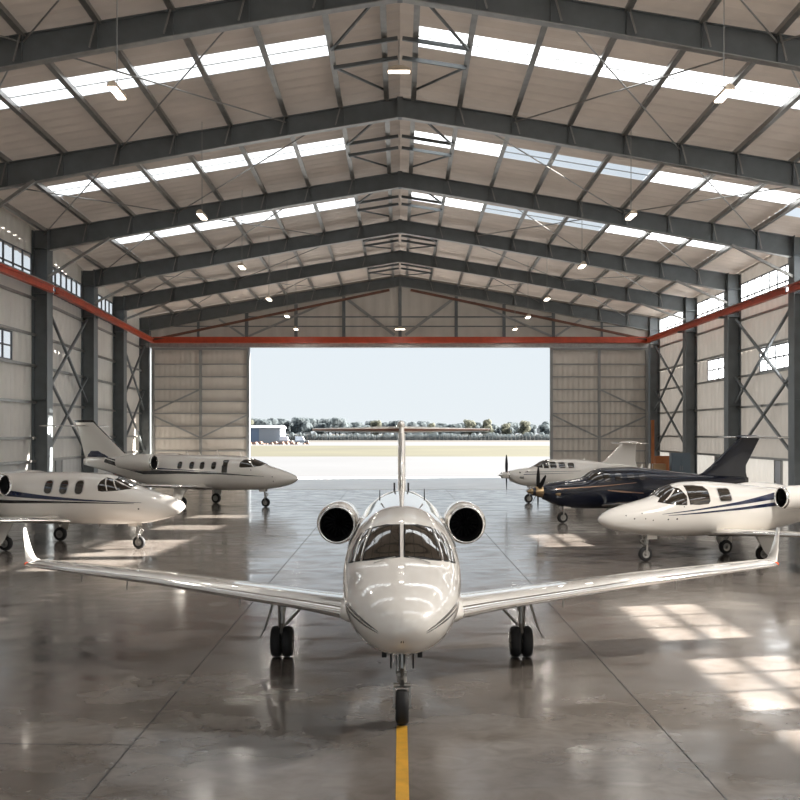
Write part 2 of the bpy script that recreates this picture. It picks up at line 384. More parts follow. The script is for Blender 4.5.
for side in (-1, 1):
    b = MB(); xf = (lambda y: lwx(y)) if side < 0 else (lambda y: RWX)
    b2 = MB()
    top = lambda y: skin(abs(xf(y)), y) - .02
    wins = low_windows(side)
    # bands
    wall_profile(b2, side, Y0, Y1, wz(0), wz(2.45), xf)
    wall_profile(b, side, Y0, Y1, wz(2.45), wz(LZ0), xf)
    yy = Y0
    for (a, e, cflag) in wins: wall_profile(b, side, yy, a, wz(LZ0), wz(LZ1), xf); yy = e
    wall_profile(b, side, yy, Y1, wz(LZ0), wz(LZ1), xf)
    for (a, e, cflag) in wins:
        if cflag: wall_profile(b, side, a, e, wz(LZ0), wz(8.85), xf)
    wall_profile(b, side, Y0, Y1, wz(LZ1), wz(CZ0), xf)
    cw_ = []
    for bi in range(len(FR) - 1):
        a, e = FR[bi] + .5, FR[bi + 1] - .5
        if bi == 8 and side < 0: continue
        cw_.append((a, e))
    yy = Y0
    for a, e in cw_: wall_profile(b, side, yy, a, wz(CZ0), wz(CZ1), xf); yy = e
    wall_profile(b, side, yy, Y1, wz(CZ0), wz(CZ1), xf)
    wall_profile(b, side, Y0, Y1, wz(CZ1), top, xf)
    nm = 'left' if side < 0 else 'right'
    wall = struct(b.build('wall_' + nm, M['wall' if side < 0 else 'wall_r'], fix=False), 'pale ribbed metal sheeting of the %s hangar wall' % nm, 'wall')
    b2.build('lower_cladding', M['wains'], wall)
    def seg(y0, y1, z, w=.12, h=.16, nme='girt', m='galv', inset=.12, parent=wall):
        g = MB()
        if y0 < 63 < y1: g.bar((xf(y0) - side * inset, y0, z), (xf(63) - side * inset, 63, z), w, h); y0 = 63
        g.bar((xf(y0) - side * inset, y0, z), (xf(y1) - side * inset, y1, z), w, h); return g.build(nme, M[m], parent)
    for z in (2.5, 3.9, 6.05, 8.25, 10.12, 12.3): seg(Y0, Y1 - .3, z)
    # diagonal X bracing
    def xb(y0, z0, y1, z1, inset=.42):
        g = MB(); g.bar((xf(y0) - side * inset, y0, z0), (xf(y1) - side * inset, y1, z1), .15, .15); g.build('wall_brace', M['steel'], wall)
    for (a, e) in ((63.6, 75.1), (87.2, 98.6)):
        xb(a, 12.4, e, 6.4); xb(a, 6.4, e, 12.4); 
        xb(a, 2.6, e, 8.2); xb(a, 8.2, e, 2.6)
    for n_, (a, e, cflag) in enumerate(wins + [(c[0], c[1], 2) for c in cw_]):
        z0, z1 = ((8.85 if cflag == 1 else LZ0), LZ1) if n_ < len(wins) else (CZ0, CZ1)
        fr = MB(); gl = MB()
        ncol = max(2, round((e - a) / (1.45 if n_ < len(wins) else 1.5))); 
        for k in range(ncol + 1):
            y = a + (e - a) * k / ncol; y = min(max(y, a + .04), e - .04)
            fr.bb(xf(y) - .05, xf(y) + .05, y - .045, y + .045, z0, z1)
        zs = (z0 + .03, (z0 + z1) / 2, z1 - .03) if n_ < len(wins) else (z0 + .03, z0 + (z1 - z0) * .42, z1 - .03)
        for z in zs: fr.prof((xf(a), a, z), (xf(e), e, z), [(-.05, -.04), (.05, -.04), (.05, .04), (-.05, .04)])
        if cflag == 1:
            w = window_obj(fr, M['mull'], 'side window of clear panes high in the right wall near the camera'); w['group'] = 'clear right wall windows'
        else:
            bay = min(range(len(FR)), key=lambda q: abs(FR[q] - (a + e) / 2 + 5))
            kind = 'lower multi pane window' if n_ < len(wins) else 'clerestory window band under the eave'
            w = window_obj(fr, M['mull'], 'bright %s in the %s wall, %s bay back from the door' % (kind, nm, ordn[8 - min(bay, 8)]))
            gl.grid([[(xf(y), y, z) for z in (z0, z1)] for y in (a, e)]); gl.build('pane', M['frost' if side > 0 else 'clearsheet'], w)
    # crane rail on brackets
    r = MB(); xr = lambda y: (lin(y) + .35 if side < 0 else RIN - .35)
    zr = lambda y, z: z + .30 * (y - Y0) / 114.6
    for n_, (a, e) in enumerate(((Y0, 62.5), (63.1, 98.6))):
        r = MB(); r.ibeam((xr(a), a, zr(a, 12.62)), (xr(e), e, zr(e, 12.62)), .30, .42, tf=.07, tw=.05)
        rail = tag(r.build('crane_rail', M['red']), 'red crane runway beam along the %s wall, %s' % (nm, 'short stretch cut off by the photo edge' if n_ == 0 else 'long stretch running to the far corner'), 'beam')
        t = MB(); t.bar((xr(a), a, zr(a, 12.9)), (xr(e), e, zr(e, 12.9)), .10, .09); t.build('rail_head', M['steel_flange'], rail)
        k = MB(); k.cyl((xr(a) + side * .27, a, zr(a, 13.0)), (xr(e - .1) + side * .27, e - .1, zr(e, 13.0)), .04, n=6); k.build('conduit', M['rust'], rail)
        for y in FR[1:9]:
            if not (a + .2 <= y + (.2 if n_ == 0 else .3) and y < e + .1): continue
            if n_ == 0 and y > 62: continue
            k = MB(); k.bb(xr(y) - .2, xr(y) + side * .28, y - .12, y + .12, zr(y, 12.28), zr(y, 12.40)); k.build('bracket', M['steel'], rail)

# gable wall with the opening
def gz(x): return skin(x, 99.3) - .02
OX0, OX1, OZ = -14.4, 14.3, 12.35
b = MB(); xl, xr_ = lwx(99.3), RWX
n = 180; P = []
for k in range(n + 1):
    x = xl + (xr_ - xl) * k / n; o = (0, 0, .02, .02)[k % 4]
    P.append([(x, 99.3 + o, 12.35), (x, 99.3 + o, 14.3), (x, 99.3 + o, gz(x))])
b.grid(P)
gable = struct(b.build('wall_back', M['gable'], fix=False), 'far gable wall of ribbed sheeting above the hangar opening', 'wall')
def gp(p0, p1, w=.2, h=.2, nme='gable_post', m='steel', y=98.98):
    g = MB(); g.bar((p0[0], y, p0[1]), (p1[0], y, p1[1]), w, h, up=(0, 1, 0)); return g.build(nme, M[m], gable)
for x in (0, -5.35, 5.35, -9.9, 9.9, -14.6, 14.6, -19.2, 19.2): gp((x, 13.25), (x, gz(x) - 1.3), .3 if abs(x) < 15 else .22, .2)
gp((xl + .5, 15.2 if False else 14.35), (xr_ - .5, 14.35), .1, .1, 'girt')
gp((-14.6, 15.25), (14.6, 15.25), .12, .1, 'girt')
for s in (-1, 1):
    gp((s * .5, 13.5), (s * 5.0, 16.9), .28, .12, 'gable_brace', 'doorframe', 98.85)
    gp((s * 14.4, 13.4), (s * 7.0, 16.6), .2, .12, 'gable_brace', 'doorframe', 98.85)
    gp((s * 14.8, 13.4), (s * 17.2, 15.0), .2, .12, 'gable_brace', 'doorframe', 98.85)
    g = MB(); g.bar((s * 23.5, 98.35, 13.0), (s * 1.0, 98.35, 17.72), .22, .26, up=(0, 1, 0)); g.build('sloped_beam', M['rust'], gable)
    for k in range(7):
        g = MB(); x = s * (1.5 + 3.1 * k); 
g = MB(); g.bb(xl + .6, xr_ - .6, 98.7, 99.2, 12.32, 12.72); g.build('door_header', M['steel_flange'], gable)
r = MB(); r.ibeam((-23.6, 98.4, 13.0), (23.6, 98.4, 13.0), .45, .56, tf=.1, tw=.3)
tag(r.build('crane_beam', M['red']), 'red horizontal beam across the far wall above the hangar opening', 'beam')

# near end wall: open doorway behind the camera, sheeting above
b = MB(); b.grid([[(x, Y0, 11.0), (x, Y0, skin(x, Y0) - .02)] for x in [-20 + .5 * k for k in range(91)]])
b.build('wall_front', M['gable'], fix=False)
struct(bpy.data.objects['wall_front'], 'gable wall above the open doorway behind the camera', 'wall')

# sliding door leaves
dn = 0
for s, xa, xb_ in ((-1, -23.6, -14.35), (1, 14.3, 23.6)):
    dn += 1
    d = empty('door_%d' % dn, ((xa + xb_) / 2, 98.95, 0)); struct(d, 'large steel framed sliding hangar door leaf on the %s of the opening' % ('left' if s < 0 else 'right'), 'door')
    w = (xb_ - xa) / 2
    p = MB(); P = []
    nn = 74
    for k in range(nn + 1):
        x = -w + 2 * w * k / nn; o = (0, 0, .014, .014)[k % 4]; P.append([(x, .1 + o, .05), (x, .1 + o, 12.25)])
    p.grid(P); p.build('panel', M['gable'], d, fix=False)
    f = MB()
    for x in (-w + .1, w - .1): f.bb(x - .14, x + .14, -.12, .1, 0.02, 12.3)
    for z in (.12, 12.2): f.bb(-w, w, -.1, .1, z - .1, z + .1)
    f.build('door_frame', M['doorframe'], d)
    mxp = 0.0
    f = MB(); f.bb(-.13, .13, -.13, .1, .1, 12.3); f.build('mullion', M['doorframe'], d)
    for z in (1.35, 2.5, 3.65, 4.85, 6.05, 7.2, 8.35, 9.55, 10.75):
        f = MB(); f.bb(-w + .2, w - .2, -.05, .08, z - .055, z + .055); f.build('door_rail', M['doorframe'], d)
    for (x0, z0, x1, z1) in ((-s * 0, 8.35, s * w, 6.2), (s * w, 5.9, 0, 3.75), (-s * w, 6.0, 0, 3.75)):
        f = MB(); f.bar((x0, -.12, z0), (x1, -.12, z1), .16, .08, up=(0, 1, 0)); f.build('door_brace', M['doorframe'], d)
    if s < 0: f = MB(); f.bb(w - .08, w + .08, -.2, .2, 0.02, 12.3); f.build('edge_strip', M['whiteshed'], d)

# ------------------------------------------------------------------ hanging lamps
def lamp(px, py, d, long_y=True, size=1.3, label='', energy=70):
    x = (px - 400) * d / F; z = CAMZ + (433 - py) * d / F
    r = empty('hanging_lamp', (x, d, z), 0, label, 'lamp', 'linear lamps hanging from the roof')
    sx, sy = (.32, size) if long_y else (size, .34)
    h = MB(); t = .12
    h.loft([[(-sx / 2, -sy / 2, -.02), (sx / 2, -sy / 2, -.02), (sx / 2, sy / 2, -.02), (-sx / 2, sy / 2, -.02)],
            [(-sx / 2.2, -sy / 2.05, .1), (sx / 2.2, -sy / 2.05, .1), (sx / 2.2, sy / 2.05, .1), (-sx / 2.2, sy / 2.05, .1)],
            [(-sx / 6, -sy / 2.4, .2), (sx / 6, -sy / 2.4, .2), (sx / 6, sy / 2.4, .2), (-sx / 6, sy / 2.4, .2)]])
    h.build('housing', M['lamp_body'], r)
    g = MB(); g.bb(-sx / 2 + .03, sx / 2 - .03, -sy / 2 + .03, sy / 2 - .03, -.06, -.02); g.build('diffuser', M['lamp_glow'], r)
    c = MB(); zt = skin(x, d) - z - .1
    c.cyl((0, 0, .2), (0, 0, zt), .018, n=6); c.build('suspension_rod', M['galv'], r)
    L = bpy.data.lights.new('lamp_light', 'AREA'); L.shape = 'RECTANGLE'; L.size = sx; L.size_y = sy; L.energy = energy; L.color = (1, .95, .88)
    lo = bpy.data.objects.new('lamp_light', L); C.objects.link(lo); lo.location = (0, 0, -.09); lo.parent = r
    return r
LP = [(117, 92, 34.5, 'left'), (202, 216, 49.4, 'left'), (242, 267, 61.9, 'left'), (269, 299, 74.6, 'left'), (287, 316, 84.0, 'left'), (296, 329, 94.5, 'left'),
      (724, 95, 34.5, 'right'), (631, 216, 49.4, 'right'), (582, 266, 61.9, 'right'), (547, 299, 74.6, 'right'), (528, 317, 84.0, 'right'), (515, 329, 94.5, 'right')]
for k, (px, py, d, s) in enumerate(LP):
    lamp(px, py, d, True, 1.3, '%s of the lamps hanging in the %s row, counted from the camera' % (['nearest', 'second', 'third', 'fourth', 'fifth', 'farthest'][k % 6], s))
lamp(399, 71, 43.5, False, .95, 'bright lamp hanging centrally under the ridge near the top of the photo')
lamp(400, 329, 95.0, False, .95, 'small central lamp hanging in front of the far gable wall')
for x, y, en in ((15.6, 19.5, 4800), (-11.0, 5.0, 120)):  # first lamp: unseen flood added to cast the jet's nose and wing shadows
    l = lamp(400, 433, 10.0, True, 1.3, 'lamp hanging out of sight above and beside the camera', en); l.location = (x, y, 14.2)
    for ch in l.children:
        if ch.name.startswith('suspension_rod'): ch.scale = (1, 1, (skin(x, y) - 14.3) / (skin(0, 10) - 4.3))

# ------------------------------------------------------------------ aircraft
def pchip(xs, ys):
    n = len(xs); h = [xs[i + 1] - xs[i] for i in range(n - 1)]; dl = [(ys[i + 1] - ys[i]) / h[i] for i in range(n - 1)]
    m = [dl[0]] + [0] * (n - 2) + [dl[-1]]
    for i in range(1, n - 1):
        if dl[i - 1] * dl[i] > 0:
            w1 = 2 * h[i] + h[i - 1]; w2 = h[i] + 2 * h[i - 1]; m[i] = (w1 + w2) / (w1 / dl[i - 1] + w2 / dl[i])
    def f(x):
        if x <= xs[0]: return ys[0]
        if x >= xs[-1]: return ys[-1]
        i = 0
        while x > xs[i + 1]: i += 1
        t = (x - xs[i]) / h[i]
        return (1 + 2 * t) * (1 - t) ** 2 * ys[i] + t * (1 - t) ** 2 * h[i] * m[i] + t * t * (3 - 2 * t) * ys[i + 1] + t * t * (t - 1) * h[i] * m[i + 1]
    return f

class Body:
    def __init__(s, keys, n=2.25):                  # keys: (y, half width, top z, bottom z, centre z)
        xs = [math.sqrt(k[0]) for k in keys]
        s.hw = pchip(xs, [k[1] for k in keys]); s.zt = pchip(xs, [k[2] for k in keys]); s.zb = pchip(xs, [k[3] for k in keys]); s.zc = pchip(xs, [k[4] for k in keys])
        s.L = keys[-1][0]; s.n = n
    def P(s, y, th):
        q = math.sqrt(max(y, 0)); hw, zt, zb, zc = s.hw(q), s.zt(q), s.zb(q), s.zc(q)
        sn, cs = math.sin(th), math.cos(th); e = 2 / s.n
        x = hw * math.copysign(abs(sn) ** e, sn)
        z = zc + ((zt - zc) if cs > 0 else (zc - zb)) * math.copysign(abs(cs) ** e, cs)
        return Vector((x, y, z))
    def N(s, y, th):
        a = s.P(y + .01, th) - s.P(y - .01 if y > .01 else 0, th); b = s.P(y, th + .01) - s.P(y, th - .01)
        v = b.cross(a)
        if v.length < 1e-9: return Vector((0, -1, 0))
        v.normalize(); p = s.P(y, th); c = Vector((0, y, s.zc(math.sqrt(y))))
        return v if v.dot(p - c) >= 0 else -v
    def th_z(s, y, z, side):
        q = math.sqrt(max(y, 0)); zt, zb, zc = s.zt(q), s.zb(q), s.zc(q)
        r = (z - zc) / ((zt - zc) if z > zc else (zc - zb)); r = max(-1, min(1, r))
        c = math.copysign(abs(r) ** (s.n / 2), r)
        return side * math.acos(max(-1, min(1, c)))
    def front(s, x, z, ymax=5.0):                   # (y, th) of the surface point met from straight ahead
        lo, hi = .001, ymax
        def g(y):
            q = math.sqrt(y); zc = s.zc(q); h = (s.zt(q) - zc) if z > zc else (zc - s.zb(q))
            return (abs(x) / max(s.hw(q), 1e-4)) ** s.n + (abs(z - zc) / max(h, 1e-4)) ** s.n - 1
        for _ in range(40):
            m = (lo + hi) / 2
            if g(m) > 0: lo = m
            else: hi = m
        return lo, s.th_z(lo, z, 1 if x >= 0 else -1) if abs(x) > 1e-6 else 0.0
    def mesh(s, ns=70, nt=48):
        b = MB(); rings = []
        for k in range(ns + 1):
            y = s.L * (k / ns) ** 1.7 if k else .0004
            rings.append([tuple(s.P(y, 2 * PI * j / nt)) for j in range(nt)])
        b.loft(rings); return b
    def patch(s, outline, mapf, off=.008, rings=5, seg=5, centre=None):
        pts = []
        n = len(outline)
        for i in range(n):
            a, c = outline[i], outline[(i + 1) % n]
            for k in range(seg): pts.append((a[0] + (c[0] - a[0]) * k / seg, a[1] + (c[1] - a[1]) * k / seg))
        cx = sum(p[0] for p in pts) / len(pts); cy = sum(p[1] for p in pts) / len(pts)
        if centre: cx, cy = centre
        b = MB(); R = []
        for r in range(1, rings + 1):
            f = r / rings; R.append([s.off(mapf(cx + (p[0] - cx) * f, cy + (p[1] - cy) * f), off) for p in pts])
        R.append([s.off(mapf(*p), -.015) for p in pts])
        m = len(pts); vs = [s.off(mapf(cx, cy), off)] + [p for r in R for p in r]
        fs = [(0, 1 + i, 1 + (i + 1) % m) for i in range(m)]
        for r in range(len(R) - 1):
            for i in range(m): fs.append((1 + r * m + i, 1 + (r + 1) * m + i, 1 + (r + 1) * m + (i + 1) % m, 1 + r * m + (i + 1) % m))
        b.add(vs, fs); return b
    def off(s, yt, o):
        y, th = yt; return tuple(s.P(y, th) + s.N(y, th) * o)
    def side(s, side_): return lambda y, z: (y, s.th_z(y, z, side_))
    def strip(s, side_, ya, yb, zlo, zhi, off=.006, n=50):
        b = MB(); P = []
        for k in range(n + 1):
            y = ya + (yb - ya) * k / n; a, c = zlo(y), zhi(y)
            row = [s.off((y, s.th_z(y, a, side_)), -.01)] + [s.off((y, s.th_z(y, a + (c - a) * t, side_)), off) for t in (0, .33, .67, 1)] + [s.off((y, s.th_z(y, c, side_)), -.01)]
            P.append(row)
        b.grid(P); return b

def rrect(cx, cy, w, h, r, k=4):
    out = []
    for (sx, sy, a0) in ((1, 1, 0), (-1, 1, 90), (-1, -1, 180), (1, -1, 270)):
        for i in range(k + 1):
            a = math.radians(a0 + 90 * i / k); out.append((cx + sx * (w / 2 - r) + r * math.cos(a), cy + sy * (h / 2 - r) + r * math.sin(a)))
    return out
def lerpf(pts):
    def f(x):
        if x <= pts[0][0]: return pts[0][1]
        for a, b in zip(pts, pts[1:]):
            if x <= b[0]: return a[1] + (b[1] - a[1]) * (x - a[0]) / (b[0] - a[0])
        return pts[-1][1]
    return f

def foil(t, n=12):                                  # closed airfoil loop, chord 0..1, thickness ratio t, returns (c, z)
    def th(c): return 5 * t * (.2969 * math.sqrt(c) - .126 * c - .3516 * c * c + .2843 * c ** 3 - .1036 * c ** 4) + .002
    cs = [.5 * (1 - math.cos(PI * k / n)) for k in range(n + 1)]
    up = [(c, th(c) * 1.1) for c in cs]; lo = [(c, -th(c) * .85) for c in cs]
    return up[::-1] + lo[1:]
def foil_le(t, cmax=.07, n=5, g=.006):
    def th(c): return 5 * t * (.2969 * math.sqrt(c) - .126 * c - .3516 * c * c + .2843 * c ** 3)
    cs = [cmax * (k / n) ** 2 for k in range(n + 1)]
    return [(c - g, th(c) * 1.1 + g) for c in cs[::-1]] + [(c - g, -th(c) * .85 - g) for c in cs[1:]]
def sections(b, secs, prof, vertical=False, open_=False):   # secs: (pos, y_le, other, chord, thick)
    rings = []
    for (p, yl, o, ch, t) in secs:
        pr = prof(t)
        if vertical: rings.append([(o + z * ch, yl + c * ch, p) for c, z in pr])
        else: rings.append([(p, yl + c * ch, o + z * ch) for c, z in pr])
    if open_:
        b.grid(rings)
    else: b.loft(rings)

def wheel(parent, x, y, z, r, w, name='tire'):
    b = MB(); b.lathe([(-w / 2, r * .55), (-w / 2, r * .82), (-w * .38, r * .95), (-w * .15, r), (w * .15, r), (w * .38, r * .95), (w / 2, r * .82), (w / 2, r * .55)], (x, y, z), 'X', 28, False, False)
    b.build(name, M['tyre'], parent, smooth=True, auto=50)
    h = MB(); h.lathe([(-w * .42, .001), (-w * .42, r * .2), (-w * .30, r * .3), (-w * .44, r * .5), (-w * .44, r * .57), (w * .44, r * .57), (w * .44, r * .5), (w * .30, r * .3), (w * .42, r * .2), (w * .42, .001)], (x, y, z), 'X', 20)
    h.build('wheel_hub', M['gear'], parent, smooth=True, auto=40)

def nose_gear(root, y, ztop, r=.24, w=.17, detail=True):
    s = MB()
    s.cyl((0, y + .12, ztop + .1), (0, y + .04, r * 2 + .18), .05, .045, 12)
    s.cyl((0, y + .045, r * 2 + .26), (0, y + .03, r * 2 + .1), .07, .07, 12)
    for sx in (-1, 1):
        s.bar((sx * (w / 2 + .022), y + .02, r * 2 + .05), (sx * (w / 2 + .022), y, r - .02), .022, .06, up=(0, 1, 0))
    s.cyl((-w / 2 - .03, y + .02, r * 2 + .055), (w / 2 + .03, y + .02, r * 2 + .055), .035, n=8)
    s.cyl((-w / 2 - .05, y, r), (w / 2 + .05, y, r), .025, n=8)
    s.bar((0, y - .02, r * 2 + .3), (0, y - .17, r * 2 + .2), .05, .03); s.bar((0, y - .17, r * 2 + .2), (0, y - .04, r * 2 + .08), .05, .03)
    s.cyl((0, y + .55, ztop + .05), (0, y + .08, r * 2 + .38), .022, n=8)
    s.cyl((-.08, y + .1, ztop), (-.08, y + .05, r * 2 + .2), .012, n=6)
    s.bb(-.07, .07, y - .05, y + .0, r * 2 + .20, r * 2 + .25)
    g = s.build('nose_gear', M['gear'], root, smooth=True, auto=35)
    wheel(g, 0, y, r, r, w)
    for sx in (-1, 1):
        d = MB(); d.bb(sx * .16 - .012, sx * .16 + .012, y - .02 if not detail else y - .15, y + .34 if not detail else y + .55, ztop - (.26 if detail else .13), ztop + .1); d.build('gear_door', M['black'] if detail else M['white'], g)
    if detail:
        d = MB()
        for x_, z_ in ((-.26, -.1), (.26, -.1), (-.22, -.04), (.1, -.06)): d.bb(x_ - .035, x_ + .035, y + .1, y + .5, ztop + z_ - .06, ztop + .18)
        d.build('gear_bay_fitting', M['black'], g)

def main_gear(root, x, y, ztop, r=.28, w=.2, dual=True, door=None):
    s = MB(); sg = 1 if x > 0 else -1
    s.cyl((x, y, ztop + .1), (x, y, r + .12), .055, .05, 12)
    s.cyl((x, y, ztop - .05), (x, y, ztop - .3), .075, .075, 12)
    s.cyl((x - sg * .62, y, ztop + .05), (x - sg * .06, y, r * 2 + .02), .028, n=8)
    s.cyl((x - w * 1.2, y, r), (x + w * 1.2, y, r), .035, n=8)
    s.cyl((x + sg * .07, y - .06, ztop - .1), (x + sg * .05, y - .06, r * 1.5), .014, n=6)
    s.bar((x, y - .06, r * 2 + .05), (x, y - .17, r * 1.7), .05, .03); s.bar((x, y - .17, r * 1.7), (x, y - .05, r * 1.2), .05, .03)
    g = s.build('main_gear', M['gear'], root, smooth=True, auto=35)
    if dual:
        wheel(g, x - w * .56, y, r, r, w); wheel(g, x + w * .56, y, r, r, w)
    else: wheel(g, x, y, r, r, w)
    d = MB()
    if door == 'narrow':
        d.loft([[(x + sg * .10, y - .2, ztop + .02), (x + sg * .13, y - .2, ztop + .02), (x + sg * .13, y + .22, ztop + .02), (x + sg * .10, y + .22, ztop + .02)],
                [(x + sg * .30, y - .12, r * 2 - .04), (x + sg * .33, y - .12, r * 2 - .04), (x + sg * .33, y + .1, r * 2 - .04), (x + sg * .30, y + .1, r * 2 - .04)],
                [(x + sg * .40, y - .03, r * 2 - .22), (x + sg * .42, y - .03, r * 2 - .22), (x + sg * .42, y + .02, r * 2 - .22), (x + sg * .40, y + .02, r * 2 - .22)]])
        d.build('gear_door', M['gear'], g)
    else:
        d.loft([[(x + sg * .16, y - .42, ztop + .02), (x + sg * .19, y - .42, ztop + .02), (x + sg * .19, y + .4, ztop + .02), (x + sg * .16, y + .4, ztop + .02)],
                [(x + sg * .26, y - .15, r * 2 - .12), (x + sg * .29, y - .15, r * 2 - .12), (x + sg * .29, y + .42, r * 2 - .12), (x + sg * .26, y + .42, r * 2 - .12)],
                [(x + sg * .30, y + .02, r * .7), (x + sg * .33, y + .02, r * .7), (x + sg * .33, y + .34, r * .7), (x + sg * .30, y + .34, r * .7)]])
        d.build('gear_door', M['white'], g)

def engine(root, x, y, z, r, L, yb, zb_, xb, paint='white'):
    b = MB(); b.lathe([(.10, r * 1.0), (.3, r * 1.08), (L * .35, r * 1.12), (L * .6, r * 1.05), (L * .85, r * .85), (L, r * .68), (L, r * .6), (L - .3, r * .62)], (x, y, z), 'Y', 36)
    nac = b.build('engine_nacelle', M[paint], root, smooth=True, auto=60)
    b = MB(); b.lathe([(.13, r * 1.005), (.06, r * .99), (.015, r * .955), (0, r * .915), (.012, r * .875), (.06, r * .84), (.14, r * .82)], (x, y, z), 'Y', 36); b.build('intake_lip', M['chrome'], nac, smooth=True)
    b = MB(); b.lathe([(.13, r * .82), (.5, r * .80), (.8, r * .78)], (x, y, z), 'Y', 30); b.lathe([(.8, r * .8), (.8, .001)], (x, y, z), 'Y', 30); b.build('intake_duct', M['black'], nac, smooth=True, auto=40)
    b = MB(); b.lathe([(.42, .002), (.47, r * .1), (.58, r * .2), (.7, r * .24)], (x, y, z), 'Y', 18)
    for k in range(18):
        t = 2 * PI * k / 18; c, s = math.cos(t), math.sin(t); c2, s2 = math.cos(t + .22), math.sin(t + .22)
        b.add([(x + c * r * .2, y + .62, z + s * r * .2), (x + c * r * .77, y + .6, z + s * r * .77), (x + c2 * r * .77, y + .7, z + s2 * r * .77), (x + c2 * r * .2, y + .7, z + s2 * r * .2)], [(0, 1, 2, 3)])
    b.build('fan', M['fan'], nac)
    b = MB(); b.lathe([(L - .35, r * .45), (L - .1, r * .3), (L + .15, .01)], (x, y, z), 'Y', 20); b.build('exhaust_cone', M['alu'], nac, smooth=True)
    sg = 1 if x > 0 else -1
    p = MB(); x0 = x - sg * r * .9; x1 = sg * xb
    sections(p, [(x0, y + .45, z - .0, L * .6, .13), ((x0 + x1) / 2, y + .42, (z + zb_) / 2, L * .66, .13), (x1, y + .35, zb_, L * .75, .14)], lambda t: foil(t))
    p.build('pylon', M[paint], root, smooth=True, auto=50)

def wing(root, sg, secs, paint, le=True, winglet=None, nav=True, name='wing'):
    b = MB(); sections(b, [(sg * s[0],) + tuple(s[1:]) for s in secs], lambda t: foil(t, 14))
    w = b.build(name, M[paint], root, smooth=True, auto=50)
    if le:
        b = MB(); sections(b, [(sg * s[0],) + tuple(s[1:]) for s in secs[:]], lambda t: foil_le(t), open_=True); b.build('leading_edge', M['chrome'], w, smooth=True, fix=True)
    tip = secs[-1]
    if winglet:
        dx, dy, dz, ch = winglet; rings = []
        x0, y0, z0, c0, t0 = sg * tip[0], tip[1], tip[2], tip[3], tip[4]
        n = 8
        for k in range(n + 1):
            f = k / n
            bend = f ** .7
            X = x0 + sg * dx * f ** .85; Z = z0 + dz * f ** 1.35; ch_ = c0 * .95 + (ch - c0 * .95) * f ** .55; Y = y0 + .04 + dy * f ** .8
            # thickness direction rotates from vertical to sideways
            a = min(1, f * 2.2) * math.radians(66)
            pr = foil(.09 if f < .5 else .08, 10)
            rings.append([(X - sg * math.sin(a) * z * ch_, Y + c * ch_, Z + math.cos(a) * z * ch_) for c, z in pr])
        b = MB(); b.loft(rings); b.build('winglet', M[paint], w, smooth=True, auto=50)
    if nav:
        b = MB(); o = (sg * (tip[0] + .0), tip[1] + .08, tip[2] + .01)
        b.lathe([(-.09, .01), (-.06, .03), (0, .04), (.06, .03), (.09, .01)], o, 'Y', 14); b.build('navigation_light', M['red_lens'], w, smooth=True)
        b = MB(); o = (sg * (tip[0] - .11), tip[1] + .04, tip[2] + .005)
        b.lathe([(-.06, .01), (-.04, .035), (.02, .045), (.09, .02)], o, 'Y', 12); b.build('strobe_lens', M['clear_lens'], w, smooth=True)
    return w

def fin(root, secs, paint, name='tail_fin'):
    b = MB(); sections(b, secs, lambda t: foil(t, 12), vertical=True); return b.build(name, M[paint], root, smooth=True, auto=50)
def tailplane(root, half, y, z, ch0, ch1, sweep, paint, t=.09, dih=0.0, le=True):
    b = MB(); sections(b, [(-half, y + sweep, z + dih, ch1, t), (-half * .5, y + sweep * .5, z + dih * .5, (ch0 + ch1) / 2, t), (0, y, z, ch0, t * 1.1), (half * .5, y + sweep * .5, z + dih * .5, (ch0 + ch1) / 2, t), (half, y + sweep, z + dih, ch1, t)], lambda q: foil(q, 12))
    o = b.build('tailplane', M[paint], root, smooth=True, auto=50)
    if le:
        b = MB(); sections(b, [(-half, y + sweep, z + dih, ch1, t), (-half * .5, y + sweep * .5, z + dih * .5, (ch0 + ch1) / 2, t), (0, y, z, ch0, t * 1.1), (half * .5, y + sweep * .5, z + dih * .5, (ch0 + ch1) / 2, t), (half, y + sweep, z + dih, ch1, t)], lambda q: foil_le(q, .012 if le == 'shade_line' else .05), open_=True)
        b.build('leading_edge', M['rust' if le == 'shade_line' else 'chrome'], o, smooth=True)  # dark strip variant paints the shade of the tailplane underside
    return o
def blade_antenna(root, y, z, h=.2, x=0, m='white', lean=.1):
    b = MB(); b.loft([[(x - .012, y, z - .04), (x + .012, y, z - .04), (x + .012, y + .16, z - .04), (x - .012, y + .16, z - .04)], [(x - .006, y + lean, z + h), (x + .006, y + lean, z + h), (x + .006, y + lean + .07, z + h), (x - .006, y + lean + .07, z + h)]])
    b.build('antenna', M[m], root)
def wins(body, root, side, ys, z, w, h, r, frame=True):
    for y in ys:
        p = body.patch(rrect(y, z, w, h, r), body.side(side), .012, 4, 2).build('cabin_window', M['glass'], root, smooth=True, auto=50)
        if frame: body.patch(rrect(y, z, w + .06, h + .06, r + .02), body.side(side), .006, 4, 2).build('window_frame', M['alu'], p, smooth=True, auto=50)
def pane(body, root, outline, mapf, frame=None, nm='cockpit_window'):
    p = body.patch(outline, mapf, .012, 6, 5).build(nm, M['glass'], root, smooth=True, auto=50)
    if frame:
        cx = sum(q[0] for q in outline) / len(outline); cy = sum(q[1] for q in outline) / len(outline)
        o2 = []
        for q in outline:
            dx, dy = q[0] - cx, q[1] - cy; l = math.hypot(dx, dy); o2.append((q[0] + dx / l * frame, q[1] + dy / l * frame))
        body.patch(o2, mapf, .005, 6, 5).build('window_frame', M['black'], p, smooth=True, auto=50)
    return p
